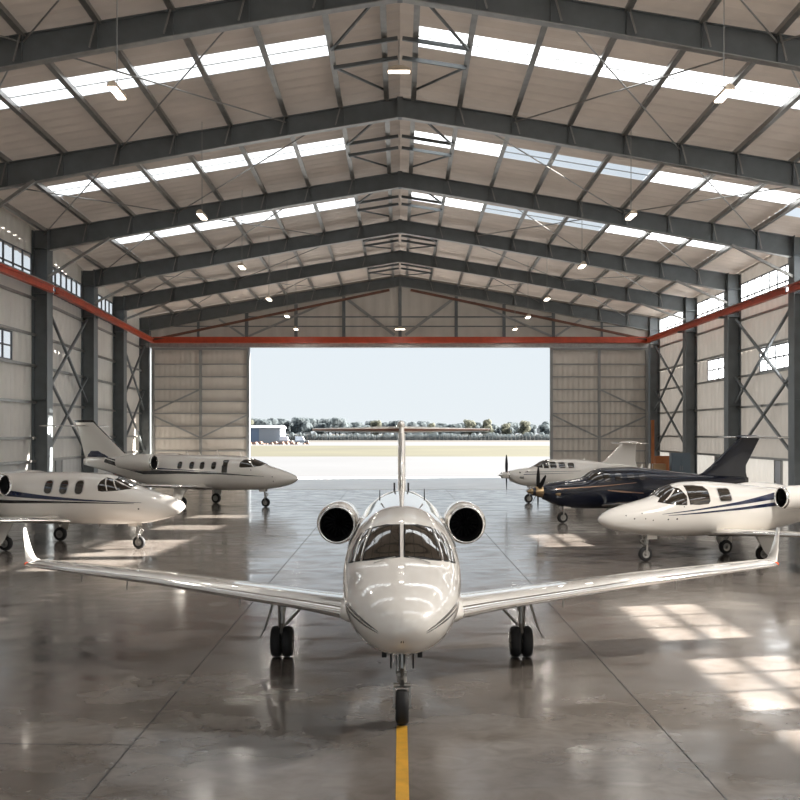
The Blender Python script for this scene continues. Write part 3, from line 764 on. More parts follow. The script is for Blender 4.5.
def dots(body, root, lst, side):
    for y, z, r in lst:
        body.patch([(y + r * math.cos(a), z + r * math.sin(a)) for a in [k * PI / 4 for k in range(8)]], body.side(side), .006, 2, 1).build('vent_port', M['black'], root)

# ---- the main jet
J = empty('business_jet', (.03, 13.6, 0), 0, 'large white twin engine jet in the middle, nose towards the camera', 'airplane')
B = Body([(0, 0, 1.60, 1.60, 1.60), (.06, .20, 1.75, 1.47, 1.60), (.3, .44, 1.91, 1.29, 1.62), (.8, .665, 2.07, 1.13, 1.67), (1.4, .81, 2.19, 1.06, 1.76), (2.0, .88, 2.33, 1.05, 1.80), (2.4, .91, 2.55, 1.03, 1.86), (2.85, .935, 2.74, 1.02, 1.92), (3.5, .95, 2.87, 1.0, 1.96), (4.5, .955, 2.94, 1.0, 1.98), (7.5, .955, 2.95, 1.0, 1.98), (9.5, .86, 2.92, 1.15, 2.0), (11.5, .60, 2.83, 1.6, 2.15), (13.4, .25, 2.72, 2.2, 2.4), (14.0, .05, 2.6, 2.42, 2.5)], 2.12)
B.mesh(90, 64).build('fuselage', M['white'], J, smooth=True)
for s in (-1, 1):
    fm = lambda x, z: B.front(x, z, 4.2)
    pane(B, J, [(s * .045, 2.345), (s * .3, 2.33), (s * .585, 2.275), (s * .54, 2.46), (s * .455, 2.675), (s * .25, 2.725), (s * .045, 2.735)], fm, .022, 'windshield')
    pane(B, J, [(s * .635, 2.27), (s * .705, 2.25), (s * .66, 2.44), (s * .585, 2.62), (s * .525, 2.655), (s * .595, 2.48)], fm, .014)
    pane(B, J, [(s * .745, 2.235), (s * .82, 2.20), (s * .785, 2.34), (s * .71, 2.50), (s * .645, 2.585), (s * .705, 2.43)], fm, .012)
    # polished window posts
    for (xa, za, xb2, zb2) in ((.612, 2.27, .492, 2.668), (.727, 2.24, .618, 2.60)):
        P_ = []
        for k in range(9):
            f = k / 8; x = xa + (xb2 - xa) * f + .022 * math.sin(PI * f); z = za + (zb2 - za) * f
            P_.append([B.off(fm(s * (x - .014), z), .012), B.off(fm(s * x, z), .022), B.off(fm(s * (x + .014), z), .012)])
        b = MB(); b.grid(P_); b.build('window_post', M['chrome'], J, smooth=True)
    wins(B, J, s, (4.6, 5.3, 6.0, 6.7), 2.32, .3, .42, .12)
    for dz_, tk in ((0, 1.0), (-.07, .62)):
        ctl = [(.32, 1.575, .002), (.44, 1.63, .022), (.56, 1.68, .034), (.68, 1.727, .04), (.78, 1.765, .044)]; P_ = []
        zf = lerpf([(c[0], c[1]) for c in ctl]); tf_ = lerpf([(c[0], c[2]) for c in ctl])
        for k in range(25):
            x = .32 + .46 * k / 24; zz, tt = zf(x) + dz_ * (.35 + .65 * k / 24), tf_(x) * tk
            P_.append([B.off(fm(s * x, zz - tt / 2), -.006), B.off(fm(s * x, zz - tt / 2), .006), B.off(fm(s * x, zz), .007), B.off(fm(s * x, zz + tt / 2), .006), B.off(fm(s * x, zz + tt / 2), -.006)])
        b = MB(); b.grid(P_); b.build('stripe', M['stripe_black'], J)
    for z0, wd, y0, m_ in () and ((1.60, .035, .62, 'stripe_black'), (1.52, .03, .66, 'stripe_black'), (1.455, .014, .75, 'stripe_black')):
        B.strip(s, y0, 4.1, lambda y, z0=z0, wd=wd, y0=y0: z0 + .05 * (y - y0) - .5 * wd * min(1, (y - y0) / .8), lambda y, z0=z0, wd=wd, y0=y0: z0 + .05 * (y - y0) + .5 * wd * min(1, (y - y0) / .8) + .002, .005).build('stripe', M[m_], J)
    secs = [(.55, 3.75, 1.10, 3.3, .12), (.95, 3.95, 1.12, 2.35, .12), (1.6, 4.3, 1.19, 2.0, .115), (4.5, 5.65, 1.42, 1.5, .11), (7.24, 6.72, 1.60, 1.02, .10), (7.40, 6.85, 1.61, .86, .08)]
    w = wing(J, s, secs, 'white', True, (.36, .85, .64, .16))
    for x in (2.9, 5.2, 6.2):
        f_ = lambda X: 1.10 + (X - .55) * .0735
        b = MB(); yy = 3.95 + (x - .95) * .455; b.cyl((s * x, yy + .25, f_(x) - .02), (s * x, yy + .2, f_(x) - .2), .018, .012, 6); b.build('probe', M['gear'], w)
    engine(J, s * 1.34, 7.9, 2.30, .40, 2.3, 8.3, 2.25, .80)
    main_gear(J, s * 2.24, 5.9, 1.16, .29, .19, True, 'narrow')
    # wing root fairing
    b = MB(); sections(b, [(s * .4, 3.55, 1.10, 3.9, .13), (s * .93, 3.85, 1.12, 2.9, .15), (s * 1.05, 3.98, 1.13, 2.35, .125)], lambda t: foil(t, 12)); b.build('wing_root_fairing', M['white'], J, smooth=True, auto=50)
nose_gear(J, 1.4, 1.10, .25, .19)
fin(J, [(2.55, 10.2, 0, 3.6, .05), (2.85, 10.9, 0, 2.9, .07), (3.3, 11.5, 0, 2.3, .085), (4.2, 12.4, 0, 1.75, .10), (4.42, 12.6, 0, 1.6, .09)], 'white')
b = MB(); b.lathe([(0, .005), (.12, .075), (.5, .10), (1.2, .09), (1.8, .01)], (0, 12.4, 4.42), 'Y', 14); b.build('fin_cap', M['white'], J, smooth=True)
b = MB(); sections(b, [(2.86, 10.85, 0, .30, .10), (3.3, 11.47, 0, .26, .10), (4.2, 12.37, 0, .2, .10)], lambda t: foil(t * 2.2, 8), vertical=True); b.build('fin_leading_edge', M['chrome'], J, smooth=True)
tailplane(J, 2.32, 12.75, 4.28, 1.35, .62, .75, 'white', .12, .0, 'shade_line')
for s in (-1, 1):
    b = MB(); b.bb(s * .16 - .02, s * .16 + .02, 10.2, 10.26, 2.88, 3.06); b.build('antenna', M['black'], J)
blade_antenna(J, 6.4, 2.94, .16, -.42, 'black'); blade_antenna(J, 6.4, 2.94, .18, .44, 'black'); blade_antenna(J, 5.5, 2.93, .12)
for s in (-1, 1):                                   # wipers / nose details
    b = MB(); pts = [B.off(B.front(s * x, z, 4), .02) for x, z in ((.10, 2.325), (.25, 2.30), (.42, 2.245))]; b.tube(pts, .008, 6); b.build('wiper', M['alu'], J)
dots(B, J, [(.9, 1.42, .03)], -1)
B.patch([(x + .0, z) for x, z in [(0 + .022 * math.cos(a), 1.45 + .022 * math.sin(a)) for a in [k * PI / 4 for k in range(8)]]], lambda x, z: B.front(x, z, 3), .006, 2, 1).build('vent_port', M['black'], J)

def side_jet(name_label, loc, phi, keys, P):
    R = empty('business_jet', (loc[0], loc[1], 0), math.radians(phi + 90), name_label, 'airplane')
    b = Body(keys, P.get('n', 2.2)); b.mesh(70, 44).build('fuselage', M['white'], R, smooth=True)
    for s in (-1, 1):
        mp = b.side(s)
        for out in P['cockpit']: pane(b, R, out, mp, .02)
        for (xa, za, xb2, zb2) in P.get('posts', []):
            rows = []
            for k in range(7):
                f = k / 6; y = xa + (xb2 - xa) * f; z = za + (zb2 - za) * f
                rows.append([b.off(mp(y - .02, z), .014), b.off(mp(y, z), .024), b.off(mp(y + .02, z), .014)])
            q = MB(); q.grid(rows); q.build('window_post', M['white'], R, smooth=True)
        if P.get('front'):
            pane(b, R, [(s * x, z) for x, z in P['front']], lambda x, z: b.front(x, z, 3.6), .02, 'windshield')
        for (y, z, w, h, r) in P['windows']: wins(b, R, s, (y,), z, w, h, r)
        for (m_, ya, yb, lo, hi) in P['stripes']: b.strip(s, ya, yb, lerpf(lo), lerpf(hi), .006, 60).build('stripe', M[m_], R)
        wg = P['wing']; wing(R, s, wg, 'white', True, P.get('winglet'), P.get('nav', True))
        e = P['engine']; engine(R, s * e[0], e[1], e[2], e[3], e[4], 0, e[5], e[6])
        g = P['main']; main_gear(R, s * g[0], g[1], g[2], g[3], g[4], P.get('dual', False), 'wide')
        dots(b, R, P.get('dots', []), s)
    nose_gear(R, P['nw'][0], P['nw'][1], P['nw'][2], P['nw'][3], False)
    fin(R, P['fin'], 'white')
    tp = P['tail']; tailplane(R, *tp)
    for a in P.get('ant', []): blade_antenna(R, *a)
    for a in P.get('belly', []):
        q = MB(); q.loft([[(-.01, a[0], a[1] + .05), (.01, a[0], a[1] + .05), (.01, a[0] + .12, a[1] + .05), (-.01, a[0] + .12, a[1] + .05)], [(-.006, a[0] + .06, a[1] - .12), (.006, a[0] + .06, a[1] - .12), (.006, a[0] + .12, a[1] - .12), (-.006, a[0] + .12, a[1] - .12)]]); q.build('antenna', M['gear'], R)
    return R, b

# ---- front left jet
keys = [(0, 0, 1.55, 1.55, 1.55), (.06, .14, 1.67, 1.45, 1.55), (.35, .36, 1.85, 1.24, 1.55), (.9, .56, 2.02, 1.06, 1.58), (1.6, .74, 2.20, .93, 1.65), (2.0, .80, 2.36, .90, 1.72), (2.5, .86, 2.58, .88, 1.8), (3.1, .90, 2.71, .87, 1.84), (4.2, .92, 2.76, .86, 1.86), (6.8, .92, 2.76, .88, 1.86), (8.4, .80, 2.72, 1.12, 1.9), (10.2, .5, 2.62, 1.6, 2.1), (12.0, .12, 2.5, 2.1, 2.3)]
P = dict(
    cockpit=[[(1.86, 2.20), (2.3, 2.15), (2.8, 2.12), (2.94, 2.14), (3.0, 2.30), (2.96, 2.46), (2.84, 2.58), (2.62, 2.52), (2.3, 2.38)]], posts=[(2.28, 2.16, 2.56, 2.50), (2.62, 2.13, 2.84, 2.56)],
    front=[(.04, 2.32), (.40, 2.26), (.38, 2.52), (.04, 2.60)],
    windows=[(y, 2.24, .29, .46, .12) for y in (3.72, 4.34, 4.96)],
    stripes=[('stripe_navy', 1.35, 10.5, [(1.35, 1.715), (3.5, 1.76), (5.0, 1.80), (6.2, 1.86), (8.5, 2.0), (10.5, 2.3)], [(1.35, 1.725), (3.5, 1.82), (5.0, 1.93), (6.2, 2.06), (8.5, 2.35), (10.5, 2.5)]),
             ('stripe_black', 1.6, 10.5, [(1.6, 1.68), (3.5, 1.685), (5.0, 1.66), (6.5, 1.63), (8.5, 1.66), (10.5, 2.0)], [(1.6, 1.69), (3.5, 1.73), (5.0, 1.745), (6.5, 1.75), (8.5, 1.80), (10.5, 2.15)])],
    wing=[(.5, 4.3, 1.02, 2.9, .12), (.9, 4.5, 1.04, 2.3, .12), (1.6, 4.8, 1.1, 1.9, .12), (6.3, 5.9, 1.42, 1.0, .10)], winglet=(.14, .6, .6, .3),
    engine=(1.32, 6.4, 2.32, .40, 2.2, 2.3, .75), main=(1.75, 6.1, 1.08, .27, .17), nw=(1.8, .95, .235, .15),
    fin=[(2.45, 8.6, 0, 3.3, .05), (3.0, 9.6, 0, 2.3, .08), (4.1, 11.0, 0, 1.4, .10)], tail=(2.2, 11.1, 4.1, 1.1, .6, .6, 'white', .10),
    dots=[(1.45, 1.5, .03)], belly=[(2.6, .9), (3.3, .88), (.95, 1.1)])
side_jet('white jet with three oval cabin windows at the left edge, nearer of two', (-7.72, 37.3), -14, keys, P)

# ---- rear left jet
keys = [(0, 0, 1.62, 1.62, 1.62), (.06, .14, 1.74, 1.52, 1.62), (.4, .38, 1.92, 1.32, 1.62), (1.0, .60, 2.12, 1.15, 1.66), (1.8, .80, 2.36, 1.02, 1.75), (2.3, .87, 2.56, .97, 1.82), (2.9, .93, 2.76, .95, 1.88), (3.6, .97, 2.88, .93, 1.92), (4.8, .99, 2.93, .92, 1.94), (8.4, .99, 2.93, .95, 1.94), (10.0, .88, 2.9, 1.2, 2.0), (12.0, .55, 2.8, 1.75, 2.2), (14.3, .12, 2.65, 2.25, 2.45)]
P = dict(
    cockpit=[[(2.0, 2.36), (2.5, 2.29), (3.1, 2.26), (3.2, 2.30), (3.22, 2.52), (3.1, 2.68), (2.95, 2.70), (2.5, 2.56)]], posts=[(2.42, 2.30, 2.72, 2.63)],
    front=[(.04, 2.46), (.42, 2.40), (.40, 2.66), (.04, 2.74)],
    windows=[(4.12, 2.30, .34, .70, .04)] + [(y, 2.34, .27, .40, .11) for y in (4.83, 5.58, 6.27, 7.05)],
    stripes=[('stripe_black', 1.7, 12.6, [(1.7, 1.76), (4.2, 1.85), (7, 1.86), (9.5, 1.78), (12.6, 2.45)], [(1.7, 1.775), (4.2, 1.93), (7, 2.02), (9.5, 2.04), (12.6, 2.66)]),
             ('stripe_navy', 4.2, 12.6, [(4.2, 1.96), (7, 2.06), (9.5, 2.12), (12.6, 2.70)], [(4.2, 1.97), (7, 2.11), (9.5, 2.22), (12.6, 2.76)])],
    wing=[(.5, 5.1, 1.06, 3.1, .12), (.95, 5.3, 1.08, 2.5, .12), (1.7, 5.6, 1.15, 2.1, .12), (7.0, 6.9, 1.5, 1.1, .10)], winglet=None, nav=True,
    engine=(1.42, 8.4, 2.50, .45, 2.5, 2.45, .85), main=(1.9, 6.3, 1.12, .30, .18), nw=(2.0, 1.0, .26, .16),
    fin=[(2.6, 10.3, 0, 3.9, .05), (3.0, 11.4, 0, 2.95, .07), (4.6, 13.35, 0, 1.45, .10), (4.85, 13.6, 0, 1.4, .09)], tail=(2.9, 13.9, 4.62, 1.2, .65, .8, 'white', .10),
    dots=[(1.25, 1.75, .03), (1.2, 1.5, .03), (2.5, 2.12, .03)], ant=[(3.5, 2.86, .25), (5.0, 2.92, .28), (6.2, 2.92, .18), (7.0, 2.92, .22)], belly=[(3.2, .95), (4.3, .93)])
R2, b2 = side_jet('white five-window jet farther back on the left with a dark-topped fin', (-5.74, 58.35), -20, keys, P)
q = MB(); sections(q, [(4.84, 13.5, 0, 1.55, .12), (4.98, 13.7, 0, 1.4, .06)], lambda t: foil(t, 10), vertical=True); q.build('fin_cap', M['stripe_black'], R2, smooth=True, auto=50)
q = MB(); sections(q, [(2.98, 11.33, 0, .22, .4), (4.6, 13.28, 0, .16, .5), (4.86, 13.55, 0, .2, .45)], lambda t: foil(t, 8), vertical=True); q.build('fin_leading_edge', M['stripe_black'], R2, smooth=True)
q = MB(); sections(q, [(2.75, 12.2, 0, 2.0, .105), (3.12, 12.75, 0, 1.5, .105)], lambda t: foil(t, 10), vertical=True); q.build('fin_panel', M['stripe_navy'], R2, smooth=True, auto=50)

# ---- right small jet
keys = [(0, 0, 1.38, 1.38, 1.38), (.06, .13, 1.49, 1.28, 1.38), (.4, .37, 1.70, 1.08, 1.39), (.9, .54, 1.86, .96, 1.42), (1.5, .68, 2.0, .87, 1.48), (1.95, .75, 2.12, .83, 1.54), (2.4, .81, 2.40, .80, 1.6), (2.9, .84, 2.56, .79, 1.64), (3.6, .85, 2.60, .78, 1.66), (4.6, .84, 2.54, .78, 1.64), (6.0, .74, 2.40, .86, 1.62), (8.0, .42, 2.2, 1.25, 1.75), (10.0, .1, 2.0, 1.7, 1.85)]
P = dict(
    cockpit=[[(1.88, 1.97), (2.35, 1.90), (2.74, 1.88), (2.78, 2.15), (2.66, 2.38), (2.50, 2.42), (2.2, 2.22)], [(2.88, 1.90), (3.2, 1.89), (3.52, 1.91), (3.60, 2.0), (3.60, 2.32), (3.50, 2.44), (3.2, 2.47), (2.88, 2.47), (2.86, 2.2)]],
    posts=[(2.12, 2.02, 2.52, 2.36)],
    front=[(.03, 2.17), (.50, 2.08), (.45, 2.36), (.03, 2.48)],
    windows=[(4.2, 2.17, .44, .38, .06)],
    stripes=[('stripe_navy', 1.9, 8.5, [(1.9, 1.585), (3.2, 1.70), (4.6, 1.84), (6.2, 2.0), (8.5, 2.1)], [(1.9, 1.595), (3.2, 1.75), (4.6, 1.93), (6.2, 2.2), (8.5, 2.3)]),
             ('stripe_navy', 2.1, 8.5, [(2.1, 1.54), (3.2, 1.585), (4.6, 1.67), (6.2, 1.78), (8.5, 1.8)], [(2.1, 1.55), (3.2, 1.635), (4.6, 1.745), (6.2, 1.90), (8.5, 1.95)])],
    wing=[(.4, 3.7, .90, 2.5, .12), (.85, 3.85, .93, 2.1, .12), (1.5, 4.1, .98, 1.8, .12), (5.9, 4.9, 1.25, .95, .10)], winglet=(.1, .4, .45, .3),
    engine=(1.2, 5.96, 2.08, .36, 2.0, 2.0, .62), main=(1.05, 5.4, .95, .25, .15), nw=(1.7, .86, .24, .14), dual=False,
    fin=[(2.0, 7.4, 0, 2.6, .06), (2.6, 8.2, 0, 1.9, .08), (3.6, 9.2, 0, 1.2, .1)], tail=(1.9, 9.3, 3.6, 1.0, .55, .45, 'white', .1),
    dots=[(.75, 1.55, .02), (1.0, 1.45, .025), (1.25, 1.62, .02), (1.35, 1.45, .02), (2.1, 1.42, .025), (2.4, 1.43, .03), (2.65, 1.82, .02), (1.6, 1.40, .02), (3.65, 1.79, .025)], belly=[(2.5, .8), (3.1, .79), (.6, 1.02)])
side_jet('small white jet with big wraparound cockpit windows at the right edge', (6.40, 33.6), 196, keys, P)

# ---- turboprops
def turboprop(label, loc, phi, keys, P, paint, blades):
    R = empty('propeller_plane', (loc[0], loc[1], 0), math.radians(phi + 90), label, 'airplane')
    b = Body(keys, 2.3); b.mesh(60, 40).build('fuselage', M[paint], R, smooth=True)
    za = P['axis']
    q = MB(); q.lathe([(a_, r_ * (1.35 if paint == 'navy' else 1.0)) for a_, r_ in [(-.28, .003), (-.22, .035), (-.08, .085), (.12, .15), (.32, .20), (.46, .225), (.48, .2)]], (0, 0, za), 'Y', 24, cap1=True); sp = q.build('spinner', M[P['spin']], R, smooth=True, auto=50)
    for a in blades:
        t = math.radians(a); q = MB(); rings = []
        for k in range(9):
            f = k / 8; r = .14 + (P['prop'] - .14) * f; w = .035 + .055 * math.sin(PI * min(1, f * .8 + .15)) * (1 if f < .98 else .4); tw = math.radians(62 - 42 * f)
            ring = []
            for (u, v) in ((-1, 0), (0, .16), (1, 0), (0, -.16)):
                lx, ly = u * w * math.cos(tw), u * w * math.sin(tw) + v * w
                ring.append((r * math.sin(t) + lx * math.cos(t), .30 + ly, za + r * math.cos(t) - lx * math.sin(t)))
            rings.append(ring)
        q.loft(rings); q.build('propeller_blade', M['black'], R, smooth=True, auto=60)
    for s in (-1, 1):
        mp = b.side(s)
        for out in P['cockpit']: pane(b, R, out, mp, .02)
        if P.get('front'): pane(b, R, [(s * x, z) for x, z in P['front']], lambda x, z: b.front(x, z, 4.2), .02, 'windshield')
        for (y, z, w, h, r) in P['windows']: wins(b, R, s, (y,), z, w, h, r, P.get('wframe', True))
        for (m_, ya, yb, lo, hi) in P['stripes']: b.strip(s, ya, yb, lerpf(lo), lerpf(hi), .006, 40).build('stripe', M[m_], R)
        wing(R, s, P['wing'], paint, P.get('le', True), None, False)
        g = P['main']; main_gear(R, s * g[0], g[1], g[2], g[3], g[4], False, 'narrow')
        # exhaust stub and chin intake
        q = MB(); q.cyl((s * .36, 1.0, za - .12), (s * .50, 1.22, za - .14), .09, .075, 14); q.build('exhaust_pipe', M['brass' if paint == 'navy' else 'gear'], R, smooth=True, auto=40)
        dots(b, R, P.get('dots', []), s)
    q = MB(); q.loft([[(.17 * math.cos(a), .56, za - .30 + .09 * math.sin(a)) for a in [2 * PI * k / 16 for k in range(16)]], [(.24 * math.cos(a), .9, za - .36 + .12 * math.sin(a)) for a in [2 * PI * k / 16 for k in range(16)]], [(.2 * math.cos(a), 1.8, za - .42 + .12 * math.sin(a)) for a in [2 * PI * k / 16 for k in range(16)]]]); q.build('chin_intake', M[paint], R, smooth=True, auto=60)
    nose_gear(R, P['nw'][0], P['nw'][1], P['nw'][2], P['nw'][3], False)
    fin(R, P['fin'], paint); tailplane(R, *P['tail'])
    q = MB(); zt = P['tail'][2]; yt = P['tail'][1]; q.lathe([(-.15, .01), (0, .08), (.4, .11), (1.0, .09), (1.35, .01)], (0, yt - .05, zt + .02), 'Y', 14); q.build('fin_cap', M[P.get('cap', paint)], R, smooth=True)
    for a in P.get('ant', []): blade_antenna(R, *a)
    return R
keys = [(.44, .20, 1.70, 1.30, 1.5), (.46, .23, 1.73, 1.26, 1.5), (.8, .40, 1.85, 1.02, 1.48), (1.3, .52, 1.95, .82, 1.46), (2.0, .62, 2.02, .70, 1.46), (2.55, .67, 2.10, .66, 1.5), (3.1, .71, 2.42, .65, 1.55), (3.7, .73, 2.56, .65, 1.6), (5.2, .73, 2.58, .66, 1.62), (6.6, .66, 2.45, .78, 1.6), (8.8, .40, 2.2, 1.15, 1.7), (11.6, .08, 2.02, 1.75, 1.88)]
P = dict(axis=1.5, spin='brass', prop=1.15,
    cockpit=[[(2.62, 2.03), (3.15, 1.98), (3.32, 2.05), (3.30, 2.38), (3.08, 2.34)]], front=[(.03, 2.16), (.42, 2.12), (.36, 2.42), (.03, 2.50)],
    windows=[(3.55, 2.12, .34, .40, .08), (4.12, 2.14, .38, .32, .08), (4.75, 2.14, .38, .32, .08), (5.35, 2.14, .32, .30, .08)],
    stripes=[('copper', 1.0, 5.0, [(1.0, 1.60), (3.0, 1.70), (5.0, 1.86)], [(1.0, 1.635), (3.0, 1.745), (5.0, 1.875)]), ('copper', 3.5, 5.4, [(3.5, 1.52), (4.3, 1.42), (5.4, 1.36)], [(3.5, 1.55), (4.3, 1.49), (5.4, 1.38)])],
    wing=[(.4, 3.3, .85, 2.2, .13), (.7, 3.45, .87, 1.9, .13), (5.8, 4.1, 1.22, 1.0, .11)], main=(1.5, 4.9, .95, .26, .16), nw=(1.55, .82, .26, .16), le=True,
    fin=[(1.9, 7.6, 0, 4.0, .03), (2.25, 9.0, 0, 2.5, .06), (2.6, 9.5, 0, 2.0, .09), (3.95, 11.05, 0, 1.25, .11)], tail=(2.4, 11.1, 3.98, 1.15, .65, .45, 'white', .1), cap='navy',
    ant=[(5.6, 2.52, .2, 0, 'white'), (6.0, 2.46, .28, 0, 'white')], wframe=False)
turboprop('dark navy single propeller plane with copper stripe on the right', (6.1, 48.05), 197, keys, P, 'navy', (2, 48, 180, 228))
keys = [(.44, .20, 1.88, 1.50, 1.7), (.46, .23, 1.91, 1.46, 1.7), (.8, .38, 2.0, 1.24, 1.66), (1.3, .50, 2.08, 1.08, 1.64), (1.9, .60, 2.15, .99, 1.64), (2.2, .64, 2.27, .97, 1.66), (2.7, .68, 2.52, .96, 1.7), (3.2, .70, 2.62, .96, 1.74), (4.6, .70, 2.62, .98, 1.75), (5.8, .6, 2.52, 1.15, 1.76), (7.4, .36, 2.32, 1.5, 1.85), (9.2, .08, 2.15, 1.9, 2.0)]
P = dict(axis=1.7, spin='chrome', prop=1.2,
    cockpit=[[(2.05, 2.19), (2.40, 2.12), (2.48, 2.42), (2.32, 2.40)], [(2.5, 2.11), (2.78, 2.11), (2.8, 2.46), (2.56, 2.46)]], front=[(.03, 2.30), (.38, 2.26), (.34, 2.50), (.03, 2.58)],
    windows=[(3.10, 2.28, .40, .36, .08), (3.68, 2.26, .42, .32, .08), (4.28, 2.24, .42, .30, .09)],
    stripes=[('stripe_navy', 1.3, 4.9, [(1.3, 1.86), (4.9, 1.90)], [(1.3, 1.885), (4.9, 1.915)]), ('stripe_navy', 1.2, 4.4, [(1.2, 1.72), (4.4, 1.79)], [(1.2, 1.76), (4.4, 1.80)])],
    wing=[(.4, 3.2, 1.05, 2.0, .13), (.7, 3.35, 1.07, 1.7, .13), (5.0, 3.9, 1.35, .9, .11)], main=(1.4, 4.4, 1.12, .26, .15), nw=(1.75, 1.05, .27, .16),
    fin=[(2.1, 6.2, 0, 3.0, .04), (2.5, 6.9, 0, 2.2, .07), (3.55, 8.1, 0, 1.05, .1)], tail=(1.75, 8.15, 3.57, .95, .55, .3, 'white', .1), ant=[(5.4, 2.52, .16, 0, 'white')], dots=[(1.0, 1.85, .05), (1.45, 1.90, .04)])
turboprop('white single propeller plane standing farthest back on the right', (6.06, 61.85), 199, keys, P, 'white', (0, 180))

# ------------------------------------------------------------------ things along the walls
def cabinet(x, y, w, d, h, m, label, nm='storage_cabinet', cat='cabinet'):
    r = empty(nm, (x, y, 0), 0, label, cat)
    q = MB(); q.bb(-w / 2, w / 2, -d / 2, d / 2, .06, h); q.bb(-w / 2 + .05, w / 2 - .05, -d / 2 + .05, d / 2 - .05, 0, .06); q.build('body', M[m], r)
    for s in (-1, 1):
        q = MB(); q.bb(s * w / 4 - w / 4 + .02, s * w / 4 + w / 4 - .02, -d / 2 - .02, -d / 2, .1, h - .04); dr = q.build('door', M[m], r)
        q = MB(); q.bb(s * .08 - .015, s * .08 + .015, -d / 2 - .05, -d / 2 - .02, h * .45, h * .6); q.build('handle', M['gear'], dr)
def box_thing(x, y, z, w, d, h, m, label):
    r = empty('cardboard_box', (x, y, z), .1, label, 'box')
    q = MB(); q.bb(-w / 2, w / 2, -d / 2, d / 2, 0, h); q.build('carton', M[m], r)
    q = MB(); q.bb(-w / 2 - .003, w / 2 + .003, -.04, .04, -.001 + .002, h + .004); q.build('packing_tape', M['paper'], r)
cabinet(22.6, 84.0, 1.5, .8, 2.6, 'cab', 'tall grey blue cabinet by the right wall behind the dark plane')
cabinet(22.8, 90.5, 1.3, .8, 2.2, 'rustpan', 'orange brown cabinet in the far right corner')
box_thing(21.0, 84.5, 0, 1.0, .8, 1.7, 'card', 'tall brown carton left of the grey blue cabinet')
box_thing(19.9, 85.0, 0, .9, .8, 1.2, 'card', 'lower brown carton beside the tall carton')
box_thing(23.1, 72.0, 0, .8, .8, 1.5, 'card', 'brown carton by the right wall behind the small jet engine')
q = MB(); q.bb(-.13, .13, -.13, .13, 0, 5.4); q.bb(-.3, .3, -.3, .3, 0, .08)
o = tag(q.build('bollard_post', M['rustpan']), 'rusty orange vertical post in the far right corner', 'post'); o.location = (23.2, 95.5, 0)
# personnel doors in the side walls
def pdoor(n, side, y, w, h, m, lab):
    x = (RWX - .06) if side > 0 else (lwx(y) + .06)
    r = empty('door_%d' % n, (x, y, 0)); struct(r, lab, 'door')
    q = MB(); q.bb(-.03, .03, -w / 2, w / 2, .02, h); lf = q.build('door_leaf', M[m], r)
    q = MB()
    for s in (-1, 1): q.bb(-.06, .06, s * (w / 2 + .05) - .05, s * (w / 2 + .05) + .05, 0, h + .1)
    q.bb(-.06, .06, -w / 2, w / 2, h, h + .1); q.build('door_frame', M['doorframe'], r)
    q = MB(); q.cyl((-side * .03, w * .35, 1.0), (-side * .12, w * .35, 1.0), .03, n=8); q.build('door_handle', M['gear'], r)
pdoor(3, 1, 67.6, 1.1, 2.4, 'paper', 'pale blue white personnel door in the right wall')
pdoor(4, 1, 80.5, 1.1, 2.3, 'doorframe', 'grey personnel door in the right wall behind the dark plane tail')
pdoor(5, -1, 68.5, 1.1, 2.4, 'doorframe', 'grey personnel door in the left wall behind the near left jet')

# ------------------------------------------------------------------ outside: shed, vehicles, trees
r = empty('storage_shed', (-66, 395, 0), 0, 'distant low pale blue and white industrial shed left of the opening', 'building')
q = MB(); q.bb(-20, 12.5, 0, 18, 0, 6.2); q.build('wall', M['blueshed'], r)
q = MB(); q.bb(12.5, 20.5, -.2, 18, 0, 6.3); q.build('end_bay', M['whiteshed'], r)
q = MB(); q.add([(-20.5, -.6, 6.2), (21, -.6, 6.2), (21, 9, 7.2), (-20.5, 9, 7.2), (21, 18.6, 6.2), (-20.5, 18.6, 6.2), (-20.5, -.6, 6.0), (21, -.6, 6.0), (21, 18.6, 6.0), (-20.5, 18.6, 6.0)], [(0, 1, 2, 3), (3, 2, 4, 5), (0, 6, 7, 1), (5, 4, 8, 9), (6, 9, 8, 7), (0, 3, 5, 9, 6), (1, 7, 8, 4, 2)]); q.build('roof', M['whiteshed'], r)
q = MB(); q.bb(-4, 1, -.3, .1, 0, 4.2); q.build('shed_door', M['whiteshed'], r)
def far_car(x, y, label, m):
    r = empty('utility_truck', (x, y, 0), 0, label, 'truck')
    q = MB(); q.loft([[(-2.6, -.9, .5), (2.6, -.9, .5), (2.6, .9, .5), (-2.6, .9, .5)], [(-2.6, -.9, 1.4), (2.6, -.9, 1.3), (2.6, .9, 1.3), (-2.6, .9, 1.4)]]); q.build('truck_body', M[m], r)
    q = MB(); q.loft([[(-2.4, -.85, 1.4), (1.2, -.85, 1.35), (1.2, .85, 1.35), (-2.4, .85, 1.4)], [(-2.3, -.8, 2.9), (.5, -.8, 2.9), (.5, .8, 2.9), (-2.3, .8, 2.9)]]); q.build('cargo_box', M['paper'], r)
    for sx in (-1.6, 1.6):
        q = MB(); q.lathe([(-.95, .45), (.95, .45)], (sx, 0, .45), 'Y', 14, True, True); q.build('wheel', M['tyre'], r)
far_car(-43, 392, 'small white truck parked right of the distant shed', 'whiteshed')
far_car(-37.5, 396, 'second small white truck farther right of the distant shed', 'whiteshed')
q = MB()
for k in range(60):
    x = random.uniform(-62, -34); y = random.uniform(378, 388); s = random.uniform(.4, 1.1)
    q.loft([[(x + s * 1.4 * math.cos(a), y + s * math.sin(a), 0) for a in [k2 * PI / 3 for k2 in range(6)]], [(x + .6 * s * math.cos(a), y + .5 * s * math.sin(a), s) for a in [k2 * PI / 3 for k2 in range(6)]]])
